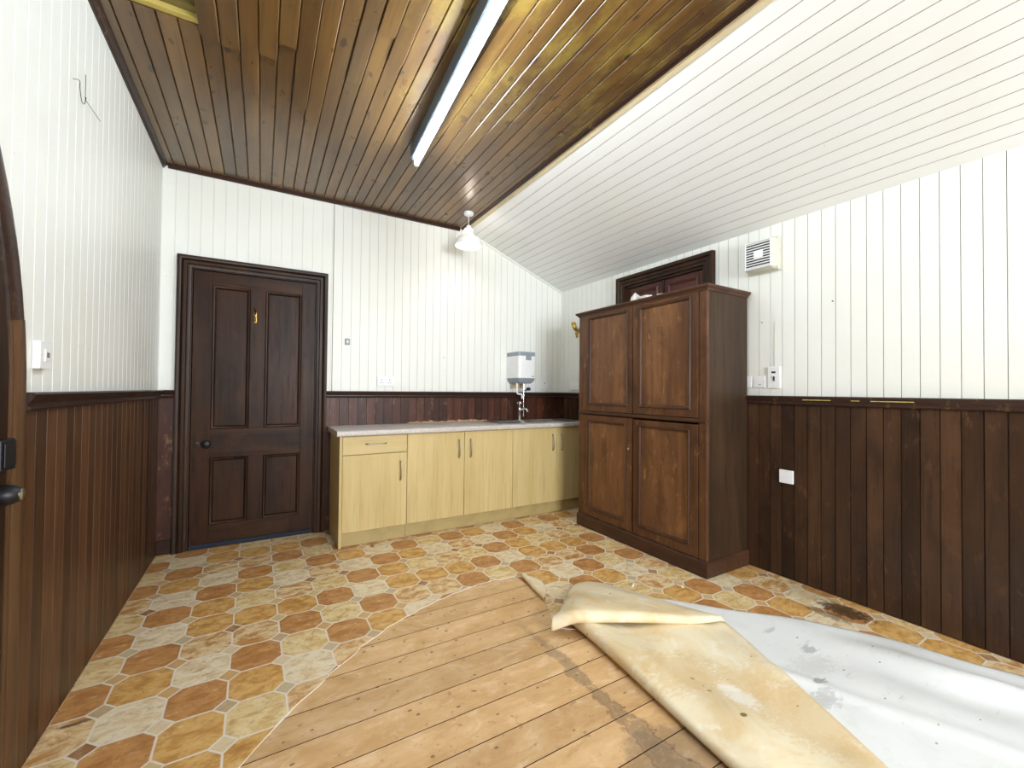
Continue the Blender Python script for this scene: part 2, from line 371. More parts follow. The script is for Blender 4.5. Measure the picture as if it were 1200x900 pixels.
def tube(bm, pts, r, n=10):
    pts = [Vector(p) for p in pts]; rr = r if isinstance(r, (list, tuple)) else [r] * len(pts)
    prev = None; rings = []
    for i, p in enumerate(pts):
        t = (pts[min(i + 1, len(pts) - 1)] - pts[max(i - 1, 0)]).normalized()
        if prev is None:
            u = t.orthogonal().normalized()
        else:
            u = (prev - t * prev.dot(t)).normalized()
        prev = u; w = t.cross(u)
        rings.append([bm.verts.new(p + (u * math.cos(2 * PI * k / n) + w * math.sin(2 * PI * k / n)) * rr[i]) for k in range(n)])
    for a, b in zip(rings, rings[1:]):
        for k in range(n): bm.faces.new((a[k], a[(k + 1) % n], b[(k + 1) % n], b[k]))
    bm.faces.new(rings[0][::-1]); bm.faces.new(rings[-1])
    return bm
def bez(pts, n=8):
    """smooth curve through points"""
    P = [Vector(p) for p in pts]; out = []
    for i in range(len(P) - 1):
        p0, p1, p2, p3 = P[max(i - 1, 0)], P[i], P[i + 1], P[min(i + 2, len(P) - 1)]
        for k in range(n):
            t = k / n
            out.append(.5 * ((2 * p1) + (-p0 + p2) * t + (2 * p0 - 5 * p1 + 4 * p2 - p3) * t * t + (-p0 + 3 * p1 - 3 * p2 + p3) * t ** 3))
    out.append(P[-1]); return out
def sweep(bm, path, prof, to3, closed=False, flip=1):
    """moulding: profile (u = outwards in the plane of the path, v = proud of it) swept along a 2D path with mitred corners"""
    P = [Vector(p) for p in path]; n = len(P); rings = []
    for i, p in enumerate(P):
        a = P[i - 1] if (i or closed) else None; b = P[(i + 1) % n] if (i < n - 1 or closed) else None
        d1 = (p - a).normalized() if a is not None else None; d2 = (b - p).normalized() if b is not None else None
        if d1 is None: d1 = d2
        if d2 is None: d2 = d1
        n1 = Vector((-d1.y, d1.x)) * flip; n2 = Vector((-d2.y, d2.x)) * flip
        m = (n1 + n2); m = m / max(.2, m.dot(n1))
        rings.append([bm.verts.new(to3(p.x + m.x * u, p.y + m.y * u, v)) for u, v in prof])
    k = len(prof)
    for i in range(n if closed else n - 1):
        a, b = rings[i], rings[(i + 1) % n]
        for j in range(k): bm.faces.new((a[j], a[(j + 1) % k], b[(j + 1) % k], b[j]))
    if not closed: bm.faces.new(rings[0]); bm.faces.new(rings[-1][::-1])
    return bm
def boards(bm, edges, to3, lo, hi, gw=.0025, gd=.006, bead=None, extra=(), sq=.4, gap=False):
    """face of grooved boards: edges = joints along the wall; lo/hi functions give the board ends"""
    prof = []; n = len(edges)
    for i, e in enumerate(edges):
        if 0 < i < n - 1: prof += [(e - gw, 0), (e - gw * sq, gd), (e + gw * sq, gd), (e + gw, 0)]
        else: prof.append((e, 0))
        if i < n - 1:
            w = edges[i + 1] - e
            inner = [x for x in extra if e + gw < x < edges[i + 1] - gw]
            if bead and w > 4 * bead: prof += [(e + gw + bead, 0), (e + gw + bead + .0012, gd * .6), (e + gw + bead + .0024, 0)]
            prof += [(x, 0) for x in inner]
    prof.sort(key=lambda q: q[0])
    A = [bm.verts.new(to3(s, lo(s), d)) for s, d in prof]; Bv = [bm.verts.new(to3(s, hi(s), d)) for s, d in prof]
    for i in range(len(prof) - 1):
        f = bm.faces.new((A[i], A[i + 1], Bv[i + 1], Bv[i]))
        if gap and (prof[i][1] > 0 or prof[i + 1][1] > 0): f.material_index = 1
    return bm
def joints(a, b, pitch, off):
    k = math.ceil((a - off) / pitch + .15); out = [a]
    while off + k * pitch < b - pitch * .15: out.append(off + k * pitch); k += 1
    return out + [b]
def loft(bm, rows, closed=False):
    V = [[bm.verts.new(p) for p in r] for r in rows]
    for a, b in zip(V, V[1:]):
        for i in range(len(a) - 1): bm.faces.new((a[i], a[i + 1], b[i + 1], b[i]))
    return bm
def solid(o, th, off=-1.):
    m = o.modifiers.new('thickness', 'SOLIDIFY'); m.thickness = th; m.offset = off; return o
def prism(bm, poly, y0, y1, to3):
    a = [bm.verts.new(to3(p[0], p[1], y0)) for p in poly]; b = [bm.verts.new(to3(p[0], p[1], y1)) for p in poly]
    bm.faces.new(a[::-1]); bm.faces.new(b); n = len(poly)
    for i in range(n): bm.faces.new((a[i], a[(i + 1) % n], b[(i + 1) % n], b[i]))
    return bm

# ------------------------------------------------------------------ room shell
RAIL = [(0, 0), (0, .020), (.006, .026), (.014, .020), (.022, .020), (.030, .026), (.040, .032), (.050, .036), (.056, .030), (.056, 0)]  # (height, proud)
def topz(x): return ZC if x <= XRG else ZC + SL * (x - XRG)

# floor
bm = bmesh.new()
boards(bm, joints(YF, YB, .149, .985 - .149 * 30), lambda s, e, d: (e, s, -.003 - d * 1.6), lambda s: XL, lambda s: XR, .0018, .016, sq=.9, gap=True)
fl = tag(obj('floor', bm, ['floor', 'gap_shade']), 'bare pine floorboards exposed where the vinyl is peeled away', 'floor', kind='structure')

# left wall, with the pointed doorway cut in it
DY, DW, DZS, DR = 1.255, .475, 1.15, 1.24     # centre line, half width, springing height, arc radius (inner edge)
def arch(s):
    h = abs(s - DY)
    if h >= DW: return 0.
    return DZS + math.sqrt(max(0, DR ** 2 - (DR - DW + h) ** 2))
LJ = joints(YF, YB, .078, 2.632 - .078 * 60)
bm = bmesh.new(); tl = lambda s, e, d: (XL - d, s, e)
ex = [DY + DW * k / 14 for k in range(-14, 15)] + [DY - DW - .001, DY + DW + .001]
boards(bm, LJ, tl, lambda s: max(DADO - .03, arch(s)), lambda s: ZC, .0016, .003, None, ex)
wl = tag(obj('wall_left', bm, 'wall'), 'left wall of narrow white painted beaded boards', 'wall', kind='structure')
bm = bmesh.new(); tlw = lambda s, e, d: (XL + .008 - d, s, e)
for a, b in ((YF, DY - DW), (DY + DW, YB)):
    boards(bm, joints(a, b, .081, 1.865 - .081 * 60), tlw, lambda s: 0., lambda s: DADO - .02, .002, .005)
o = obj('wainscot', bm, 'wall_l', wl); o['label'] = 'reddish brown stained boards below the dado rail'
bm = bmesh.new()
for a, b in ((YF, DY - DW - .11), (DY + DW + .11, YB)):
    prism(bm, RAIL, a, b, lambda h, v, s: (XL + .004 + v, s, DADO - .056 + h))
obj('dado_rail', bm, 'rail', wl, 35)

# back wall, opening for door
bm = bmesh.new(); tb = lambda s, e, d: (s, YB + d, e)
DX0, DX1, DZ = -.452, .378, 2.05
bj = joints(XL, XR, .0745, -.628 - .0745)
ex = [XRG]
boards(bm, joints(XL, DX0, .0745, -.628), tb, lambda s: DADO - .03, topz)
boards(bm, joints(DX0, DX1, .0745, -.628), tb, lambda s: DZ, topz)
boards(bm, joints(DX1, .5018, .0745, -.628), tb, lambda s: DADO - .03, topz)
boards(bm, joints(.5062, XR, .0735, .504), tb, lambda s: DADO - .03, topz, .0013, .004, extra=ex, gap=True)
wb = tag(obj('wall_back', bm, ['wall', 'joint_wall']), 'back wall of white painted vertical boards behind the kitchen units', 'wall', kind='structure')
obj('board_gap', B(.499, .509, YB + .006, YB + .012, DADO - .03, ZC), 'gap_shade', wb)  # dark strip behind the crack stands in for its shade
bm = bmesh.new(); tbw = lambda s, e, d: (s, YB - .008 + d, e)
boards(bm, [XL, DX0], tbw, lambda s: 0., lambda s: DADO - .02)
boards(bm, joints(DX1, XR, .0745, -.628), tbw, lambda s: 0., lambda s: DADO - .02, .0022, .006)
o = obj('wainscot', bm, 'wall_b', wb); o['label'] = 'dark red brown stained boards below the dado rail'
bm = bmesh.new()
for a, b in ((XL, -.54), (.462, XR)):
    prism(bm, RAIL, a, b, lambda h, v, s: (s, YB - .004 - v, DADO - .056 + h))
obj('dado_rail', bm, 'rail_x', wb, 35)
obj('skirting', B(XL + .008, -.54, YB - .024, YB - .008, 0, .10, .004), 'rail_x', wb)
# pale strip of bare timber along the worktop
o = obj('bare_strip', prism(bmesh.new(), [(1.15, .869)] + [(1.15 + .032 * k, .874 + .022 * random.Random(k * 7 + 3).random() * math.sin(PI * min(1, (k + .5) / 26)) ** .4) for k in range(27)] + [(1.99, .869)], YB - .0105, YB - .0085, lambda a, b, q: (a, q, b)), 'bare', wb); o['label'] = 'bare pale wood strip above worktop'

# right wall, opening for door behind the wardrobe
RX0, RX1, RZ = 2.03, 2.85, 2.15
bm = bmesh.new(); tr = lambda s, e, d: (XR + d, s, e)
JR = lambda a, b: joints(a, b, .0742, .508 - .0742 * 40)
boards(bm, JR(YF, RX0), tr, lambda s: DADO - .03, lambda s: ZR, .0016, .006, gap=True)
boards(bm, JR(RX0, RX1), tr, lambda s: RZ, lambda s: ZR, .0016, .006, gap=True)
boards(bm, JR(RX1, YB), tr, lambda s: DADO - .03, lambda s: ZR, .0016, .006, gap=True)
wr = tag(obj('wall_right', bm, ['wall', 'joint_wall']), 'right wall of wide white painted vertical boards', 'wall', kind='structure')
bm = bmesh.new(); trw = lambda s, e, d: (XR - .008 + d, s, e)
boards(bm, JR(YF, RX0), trw, lambda s: 0., lambda s: DADO - .02, .003, .007)
boards(bm, JR(RX1, YB), trw, lambda s: 0., lambda s: DADO - .02, .003, .007)
o = obj('wainscot', bm, 'wall_r', wr); o['label'] = 'very dark stained wide boards below the dado rail'
bm = bmesh.new()
for a, b in ((YF, RX0 - .09), (RX1 + .09, YB)):
    prism(bm, RAIL, a, b, lambda h, v, s: (XR - .004 - v, s, DADO - .056 + h))
obj('dado_rail', bm, 'rail', wr, 35)
bm = bmesh.new()
for a, b in ((.82, 1.0), (1.05, 1.09), (1.19, 1.34)):
    box(bm, XR - .0345, XR - .030, a, b, DADO - .025, DADO - .0205, .0008)
o = obj('rail_chip', bm, 'timber', wr); o['label'] = 'bare yellow chips on the dado rail'

# front wall behind the viewer, with an added window for fill light
WX0, WX1, WZ0, WZ1 = .2, 2.0, 1.0, 2.35
bm = bmesh.new()
tf = lambda s, e, d: (s, YF - d, e)
for a, b, lo, hi in ((XL, WX0, lambda s: 0, topz), (WX0, WX1, lambda s: 0, lambda s: WZ0), (WX0, WX1, lambda s: WZ1, topz), (WX1, XR, lambda s: 0, topz)):
    boards(bm, joints(a, b, .0745, -.628), tf, lo, hi, extra=ex)
wf = tag(obj('wall_front', bm, 'wall'), 'front wall of white boards behind the viewpoint', 'wall', kind='structure')
wd = thing('fill_window', 'unseen window added in the front wall to bring in fill light', 'window', ((WX0 + WX1) / 2, YF, WZ0), kind='structure')
bm = bmesh.new(); hw = (WX1 - WX0) / 2; hh = WZ1 - WZ0
for q in ((-hw, -hw + .06, 0, hh), (hw - .06, hw, 0, hh), (-hw + .06, hw - .06, 0, .06), (-hw + .06, hw - .06, hh - .06, hh), (-.02, .02, .06, hh - .06), (-hw + .06, -.02, hh / 2 - .02, hh / 2 + .02), (.02, hw - .06, hh / 2 - .02, hh / 2 + .02)):
    box(bm, q[0], q[1], -.05, .02, q[2], q[3], .003)
obj('fill_window_frame', bm, 'white_plastic', wd)

# flat ceiling of varnished boards, with the hole top left
bm = bmesh.new()
HX, HY = -.268, 2.29
tc = lambda z: (lambda s, e, d: (s, e, z + d))
edges = [XL] + [-.566 + .0757 * k for k in range(31)]
edges = [e for e in edges if e < XRG - .03] + [XRG]
JY = {4: 2.416, 5: 2.311, 7: 2.31 + .35, 8: 2.31, 9: 2.186, 10: 2.62, 11: 2.776, 13: 2.292, 14: 1.903, 15: 2.05}
SAG = {4: .022, 5: .026, 6: .012, 7: .014, 8: .018, 9: .020, 10: .024, 11: .008, 12: .004, 13: .008, 14: .007, 15: .006}
for k in range(len(edges) - 1):
    a, b = edges[k], edges[k + 1]
    y0 = HY if a < HX - .02 and k > 0 else YF
    a2, b2 = a + .0018, b - .0018
    def slat(y0, y1, z0a, z0b, tilt=0.):
        segs = 8; th = .014
        rows = []
        for i in range(segs + 1):
            f = i / segs; y = y0 + (y1 - y0) * f; z = z0a + (z0b - z0a) * f
            rows.append([Vector((a2, y, z + .004)), Vector((a2 + .003, y, z)), Vector((b2 - .003, y, z + tilt)), Vector((b2, y, z + .004 + tilt)), Vector((b2, y, z + th)), Vector((a2, y, z + th))])
        V = [[bm.verts.new(p) for p in r] for r in rows]
        for r, q in zip(V, V[1:]):
            for i in range(6): bm.faces.new((r[i], r[(i + 1) % 6], q[(i + 1) % 6], q[i]))
        bm.faces.new(V[0][::-1]); bm.faces.new(V[-1])
    if k in SAG and y0 == YF:
        jy = JY.get(k, 2.35); s = SAG[k]
        slat(jy, YB, ZC, ZC)
        slat(1.2, jy - .003, ZC - s * .4, ZC - s, random.uniform(-.004, .004))
        slat(YF, 1.2, ZC, ZC - s * .4)
    else:
        slat(y0, YB, ZC, ZC, random.uniform(-.0015, .0015))
# boarded-over back of the ceiling, so that no light falls through the joints
box(bm, HX + .01, XRG, YF, YB, ZC + .02, ZC + .03); box(bm, XL, HX + .01, HY + .02, YB, ZC + .02, ZC + .03)
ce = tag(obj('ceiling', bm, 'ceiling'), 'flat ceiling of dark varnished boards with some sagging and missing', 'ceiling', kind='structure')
# roof void above the hole
bm = bmesh.new()
box(bm, XL - .02, HX + .3, YF, HY + .3, ZC + .42, ZC + .44); box(bm, XL - .04, XL - .02, YF, HY + .3, ZC, ZC + .44)
box(bm, XL - .02, HX + .3, HY + .28, HY + .3, ZC + .031, ZC + .42); box(bm, HX + .28, HX + .3, YF, HY + .28, ZC + .031, ZC + .42)
box(bm, XL - .02, HX + .28, YF - .02, YF, ZC + .031, ZC + .42)
o = obj('roof_void', bm, 'void', ce); o['label'] = 'dark roof void above the missing boards'
o = obj('batten', B(XL, HX + .02, HY - .035, HY - .004, ZC + .002, ZC + .034, .003), 'timber', ce); o['label'] = 'pale yellow raw batten along the edge of the hole'
o = obj('joist', B(XL, HX + .2, HY - .080, HY - .036, ZC + .022, ZC + .14, .004), 'joist', ce); o['label'] = 'olive old joist across the hole'

# sloping ceiling
bm = bmesh.new()
ln = math.hypot(XR - XRG, ZR - ZC); ca, sa = (XR - XRG) / ln, (ZR - ZC) / ln
ts = lambda s, e, d: (XRG + s * ca - d * sa, e, ZC + s * sa + d * ca)
boards(bm, joints(.0, ln, .0783, .039), ts, lambda s: YF, lambda s: YB, .0016, .006, gap=True)
sc_ = tag(obj('sloped_ceiling', bm, ['slope', 'joint']), 'sloping ceiling of white painted boards above the wardrobe', 'ceiling', kind='structure')
bm = bmesh.new(); prism(bm, [(.001, -.001), (.040, -.001), (.040, -.005), (.001, -.005)], YF, YB, lambda u, v, s: ts(u, s, v))
tag(obj('trim_1', bm, 'cream'), 'cream strip along the ridge beside the white slope', 'trim', kind='structure')
bm = bmesh.new(); prism(bm, [(-.036, 0), (-.036, -.006), (-.028, -.011), (-.022, -.008), (-.014, -.012), (-.004, -.012), (.0, -.007), (.0, 0)], YF, YB, lambda u, v, s: (XRG + u, s, ZC + v))
tag(obj('trim_2', bm, 'rail', smooth=30), 'dark moulding along the ridge of the ceiling', 'trim', kind='structure')
COVE = [(0, 0), (.030, 0), (.030, -.006), (.022, -.009), (.014, -.016), (.009, -.024), (.007, -.030), (0, -.030)]
bm = bmesh.new(); prism(bm, COVE, YF, YB, lambda u, v, s: (XL + u, s, ZC + v))
tag(obj('trim_3', bm, 'rail', smooth=30), 'dark cove moulding between left wall and ceiling', 'trim', kind='structure')
bm = bmesh.new(); prism(bm, [(0, 0), (.024, 0), (.024, -.008), (.010, -.022), (.008, -.028), (0, -.028)], XL + .03, .56, lambda u, v, s: (s, YB - u, ZC + v))
prism(bm, [(0, 0), (.022, 0), (.022, -.008), (.008, -.022), (.006, -.03), (0, -.03)], .56, XRG - .05, lambda u, v, s: (s, YB - u, ZC + v))
tag(obj('trim_4', bm, 'rail_x', smooth=30), 'dark moulding between back wall and flat ceiling', 'trim', kind='structure')
bm = bmesh.new(); prism(bm, [(0, -.002), (.018, -.002), (.016, -.010), (.010, -.016), (0, -.018)], .04, ln, lambda u, v, s: (lambda p: (p[0], p[1], p[2]))(ts(s, YB - u, v)))
tag(obj('trim_5', bm, 'wall', smooth=30), 'white quadrant bead between back wall and sloping ceiling', 'trim', kind='structure')

# ------------------------------------------------------------------ door_1: four panel door in the back wall
ARCH_P = [(0, 0), (0, .018), (.010, .022), (.020, .022), (.026, .030), (.044, .030), (.052, .024), (.058, .036), (.074, .042), (.082, .040), (.084, 0)]
MOULD = [(.002, -.008), (.0, .004), (.006, .012), (.014, .010), (.022, .002), (.024, -.008)]
d1 = thing('door_1', 'closed dark brown four panel door in the back wall', 'door', ((DX0 + DX1) / 2, YB, 0), kind='structure')
cx = (DX0 + DX1) / 2
bm = bmesh.new(); sweep(bm, [(DX0 - cx, 0), (DX0 - cx, DZ), (DX1 - cx, DZ), (DX1 - cx, 0)], ARCH_P, lambda a, b, v: (a, -.004 - v, b), flip=1)
box(bm, DX0 - cx - .0005, DX0 - cx + .006, -.004, .06, 0, DZ); box(bm, DX1 - cx - .006, DX1 - cx + .0005, -.004, .06, 0, DZ); box(bm, DX0 - cx, DX1 - cx, -.004, .06, DZ - .006, DZ)
obj('architrave', bm, 'frame', d1, 35)
o = obj('leak_block_strip', B(DX0 - cx, DX1 - cx, -.006, .06, -.02, -.0032), 'iron', d1)  # added strip under the door, keeps light from leaking in
obj('light_block_panel', B(DX0 - cx, DX1 - cx, .046, .060, .0, DZ), 'frame', d1)  # added panel behind the leaf, blocks light leaking round the door
lx0, lx1, lz0, lz1 = DX0 - cx + .010, DX1 - cx - .008, .0015, DZ - .010
PN = [(-.329, -.086, .875, 1.948), (.011, .273, .869, 1.934), (-.324, -.080, .163, .657), (.019, .271, .166, .659)]
PN = [(-.326, -.085, .872, 1.942), (.015, .272, .872, 1.942), (-.326, -.085, .165, .658), (.015, .272, .165, .658)]
PN = [(a - cx, b - cx, c, d) for a, b, c, d in PN]
fy = .006   # face of the leaf behind the wall plane
bm = bmesh.new()
for q in ((lx0, PN[0][0], lz0, lz1), (PN[1][1], lx1, lz0, lz1), (PN[0][1], PN[1][0], PN[2][2], PN[2][3]), (PN[0][1], PN[1][0], PN[0][2], PN[0][3])):
    box(bm, q[0], q[1], fy, fy + .036, q[2], q[3], .001, 1)
lf = obj('leaf', bm, 'door', d1)
bm = bmesh.new()
for q in ((PN[0][0], PN[1][1], PN[0][3], lz1), (PN[0][0], PN[1][1], lz0, PN[2][2]), (PN[0][0], PN[1][1], PN[2][3], PN[0][2])):
    box(bm, q[0], q[1], fy + .0005, fy + .036, q[2], q[3], .001, 1)
obj('cross_rail', bm, 'door_x', d1)
for a, b, c, d in PN:
    bm = bmesh.new(); box(bm, a - .004, b + .004, fy + .014, fy + .022, c - .004, d + .004)
    sweep(bm, [(a, c), (b, c), (b, d), (a, d)], [(-u, v) for u, v in MOULD], lambda p, q, v: (p, fy + .002 - v, q), closed=True, flip=-1)
    obj('panel', bm, 'door', d1, 30)
o = obj('weather_bar', B(lx0, lx1, fy - .016, fy - .0005, .001, .032, .004), 'slate', d1); o['label'] = 'slate grey draught strip along the foot of the door'
bm = bmesh.new(); lathe(bm, [(.024, 0), (.024, -.004), (.013, -.008), (.011, -.022), (.018, -.03), (.028, -.040), (.030, -.050), (.026, -.060), (.014, -.066), (0, -.067)], (-.345 - cx, fy, .765), 'y', 24)
o = obj('door_knob', bm, 'iron', d1, 40); o['label'] = 'dark round door knob'
bm = bmesh.new(); lathe(bm, [(.016, 0), (.016, -.003), (.009, -.004), (0, -.004)], (-.405 - cx, fy, .765), 'y', 18); box(bm, -.405 - cx - .003, -.405 - cx + .003, fy - .0045, fy - .003, .752, .768)
obj('keyhole_plate', bm, 'iron', d1, 40)
bm = bmesh.new(); hx = -.052 - cx
box(bm, hx - .009, hx + .009, fy - .003, fy, 1.685, 1.765, .002)
tube(bm, bez([(hx, fy - .002, 1.75), (hx, fy - .02, 1.765), (hx, fy - .045, 1.785), (hx, fy - .052, 1.80)]), [.005] * 24 + [.007], 8)
tube(bm, bez([(hx, fy - .002, 1.70), (hx, fy - .03, 1.695), (hx, fy - .045, 1.71), (hx, fy - .045, 1.73)]), [.006] * 24 + [.010], 8)
o = obj('coat_hook', bm, 'brass', d1, 40); o['label'] = 'brass double coat hook'

# ------------------------------------------------------------------ door_2: pointed door in the left wall
d2 = thing('door_2', 'pointed arch dark wooden door at the left edge of the room', 'door', (XL, DY, 0), kind='structure')
def arch_path(n=16):
    L = [(-DW, 0.), (-DW, DZS)]; c = DR - DW
    am = math.acos(c / DR)
    L += [(c - DR * math.cos(am * k / n), DZS + DR * math.sin(am * k / n)) for k in range(1, n + 1)]
    return L + [(-a, b) for a, b in L[:-1][::-1]]
AP2 = [(0, -.05), (0, .016), (.010, .024), (.022, .024), (.03, .034), (.045, .036), (.055, .030), (.062, .044), (.085, .052), (.102, .050), (.110, .044), (.110, -.004)]
AP2 = [(u, v if v < 0 else v * .42) for u, v in AP2]
path = arch_path()
up = [p for p in path]
ks = next(i for i, p in enumerate(up) if p[1] > 1.27)
bm = bmesh.new(); sweep(bm, up[ks:len(up) - ks], AP2, lambda a, b, v: (v, a, b), flip=1)
o = obj('architrave', bm, 'rail', d2, 35); o['label'] = 'dark moulded pointed arch'
for seg in (up[:ks + 2], up[len(up) - ks - 2:]):
    bm = bmesh.new(); sweep(bm, seg, [(u + (.0008 if u > .1 else 0), v * 1.06 if v > 0 else v) for u, v in AP2], lambda a, b, v: (v, a, b), flip=1)
    o = obj('jamb', bm, 'jamb', d2, 35); o['label'] = 'lighter brown moulded jamb'
bm = bmesh.new()
boards(bm, [-DW + .003 + .1176 * k * .994 for k in range(9)][:8] + [DW - .003], lambda s, e, d: (-.012 - d, s, e), lambda s: .008, lambda s: max(DZS * .5, arch(s + DY) - .004), .003, .006, extra=[DW * k / 14 for k in range(-13, 14)])
o = solid(obj('leaf', bm, 'door', d2), .035, -1)
kx = .398
bm = bmesh.new(); box(bm, -.012, .030, kx + .025, kx + .105, .945, 1.032, .004); box(bm, .030, .034, kx + .035, kx + .095, .955, 1.022, .002)
lk = obj('rim_lock', bm, 'iron', d2); lk['label'] = 'black iron rim lock'
bm = bmesh.new(); lathe(bm, [(.026, -.012), (.026, -.006), (.012, -.003), (.011, .012), (.019, .02), (.027, .036), (.028, .05), (.024, .064), (.017, .074), (.016, .075)], (0, kx + .005, .888), 'x', 24)
kb = obj('door_knob', bm, 'iron', d2, 40); kb['label'] = 'dark turned knob with a pale metal end'
bm = bmesh.new(); lathe(bm, [(.016, .0751), (.016, .078), (.010, .080), (0, .080)], (0, kx + .005, .888), 'x', 20)
obj('knob_cap', bm, 'steel', kb, 40)

# ------------------------------------------------------------------ door_3: double door half hidden by the wardrobe
d3 = thing('door_3', 'reddish brown double door in the right wall rising behind the wardrobe', 'door', (XR, (RX0 + RX1) / 2, 0), kind='structure')
h3 = (RX1 - RX0) / 2
bm = bmesh.new(); sweep(bm, [(-h3, 0), (-h3, RZ), (h3, RZ), (h3, 0)], [(u * 1.05, v) for u, v in ARCH_P], lambda a, b, v: (-.004 - v, a, b), flip=1)
box(bm, -.004, .05, -h3 - .0005, -h3 + .02, 0, RZ); box(bm, -.004, .05, h3 - .02, h3 + .0005, 0, RZ); box(bm, -.004, .05, -h3, h3, RZ - .02, RZ)
obj('architrave', bm, 'frame', d3, 35)
for sgn in (-1, 1):
    a, b = (-h3 + .022, -.004) if sgn < 0 else (.004, h3 - .022)
    bm = bmesh.new(); box(bm, .022, .045, a, b, .01, RZ - .022)
    for z0, z1 in ((.20, 1.15), (1.27, RZ - .085)):
        sweep(bm, [(a + .07, z0), (b - .07, z0), (b - .07, z1), (a + .07, z1)], [(-.0, -.002), (0, .008), (.012, .014), (.024, .006), (.026, -.002)], lambda p, q, v: (.022 - v, p, q), closed=True, flip=-1)
    obj('leaf', bm, 'red', d3, 30)
obj('meeting_bead', B(.006, .022, -.012, .012, .01, RZ - .022, .003), 'frame', d3)

# ------------------------------------------------------------------ vinyl sheets
tear = bez([(-.75, -.6), (-.42, .95), (-.043, 1.572), (.22, 1.86), (.51, 2.10), (.75, 2.22), (.977, 2.295), (1.18, 2.33), (1.40, 2.32)] and
           [(-.75, -.6, 0), (-.42, .95, 0), (-.043, 1.572, 0), (.22, 1.86, 0), (.51, 2.10, 0), (.75, 2.22, 0), (.977, 2.295, 0), (1.18, 2.33, 0), (1.40, 2.315, 0)], 6)
poly = [(XL + .010, -.6)] + [(p.x + .006 * math.sin(i * 1.9), p.y + .005 * math.sin(i * 2.3 + 1)) for i, p in enumerate(tear)][1:]
poly = [(max(x, XL + .012), y) for x, y in poly]
poly += [(1.405, 2.16), (1.385, 2.02), (1.375, 1.93), (1.33, 1.83), (1.275, 1.735), (1.32, 1.68), (1.45, 1.60), (1.70, 1.45), (2.0, 1.30), (2.2, .95), (2.4, .5), (2.55, .2), (2.6, -.6), (XR - .012, -.6), (XR - .012, YB - .012), (XL + .012, YB - .012)]
bm = bmesh.new(); f = bm.faces.new([bm.verts.new((x, y, 0)) for x, y in poly])
if f.normal.z < 0: f.normal_flip()
bm.normal_update()
if f.normal.z < 0: bmesh.ops.reverse_faces(bm, faces=[f])
bmesh.ops.triangulate(bm, faces=bm.faces[:])
vs = obj('vinyl_sheet', bm, ['vinyl', 'white_sheet'])
solid(vs, .0028).modifiers['thickness'].material_offset_rim = 1
tag(vs, 'patterned vinyl sheet printed with octagonal terracotta tiles laid over the floorboards', 'vinyl flooring')

def smooth(t): t = max(0, min(1, t)); return t * t * (3 - 2 * t)
# white side of the turned-over sheet, lying between the cream flap and the right wall
edge = bez([(1.86, 1.72, 0), (1.99, 1.63, 0), (2.205, 1.37, 0), (2.39, 1.18, 0), (2.507, 1.01, 0), (2.594, .865, 0), (2.645, .75, 0), (2.69, .59, 0), (2.765, .42, 0), (2.80, .2, 0), (2.82, -.15, 0), (2.83, -.55, 0)], 6)
inn = bez([(1.62, 1.62, 0), (1.60, 1.50, 0), (1.55, 1.28, 0), (1.52, 1.08, 0), (1.50, .9, 0), (1.48, .78, 0), (1.47, .66, 0), (1.46, .5, 0), (1.45, .32, 0), (1.44, .1, 0), (1.42, -.2, 0), (1.4, -.55, 0)], 6)
rows = []
for i, (e, n_) in enumerate(zip(edge, inn)):
    row = []; fi = i / (len(edge) - 1)
    for k in range(49):
        t = k / 48; p = e.lerp(n_, t); w = (e - n_).length; d = t * w
        z = .004
        a = smooth((1.02 - p.y) / .45)                           # the ridge grows towards the front
        z += a * .052 * math.exp(-((d - (.17 + .09 * a)) / .075) ** 2)
        z += a * .018 * math.exp(-((d - .52) / .12) ** 2)
        z += .006 * smooth(d / .03) * (1 + math.sin(p.x * 9 + p.y * 5) * .5) + .004 * math.sin(p.x * 17 - p.y * 6) * smooth(d / .1)
        z += .010 * math.exp(-(((p.x - 1.92) * .5 + (p.y - .85) * .2) / .015) ** 2) * smooth(d / .15)
        row.append((p.x, p.y, max(z, .0035)))
    rows.append(row)
bm = bmesh.new(); loft(bm, rows)
from mathutils.bvhtree import BVHTree
bvh = [BVHTree.FromBMesh(bm)]
def under(x, y):
    zs = [h[0].z for h in (b.ray_cast(Vector((x, y, 1)), Vector((0, 0, -1))) for b in bvh) if h[0] is not None]
    return max(zs) if zs else 0.
ws = obj('peeled_vinyl', bm, 'white_sheet', smooth=180); solid(ws, .002, 1)
tag(ws, 'white backed vinyl peeled up and turned over by the right wall', 'vinyl flooring', 'peeled and folded vinyl')

def ztri(x, y): return 0.
def white_z(x, y): return .012
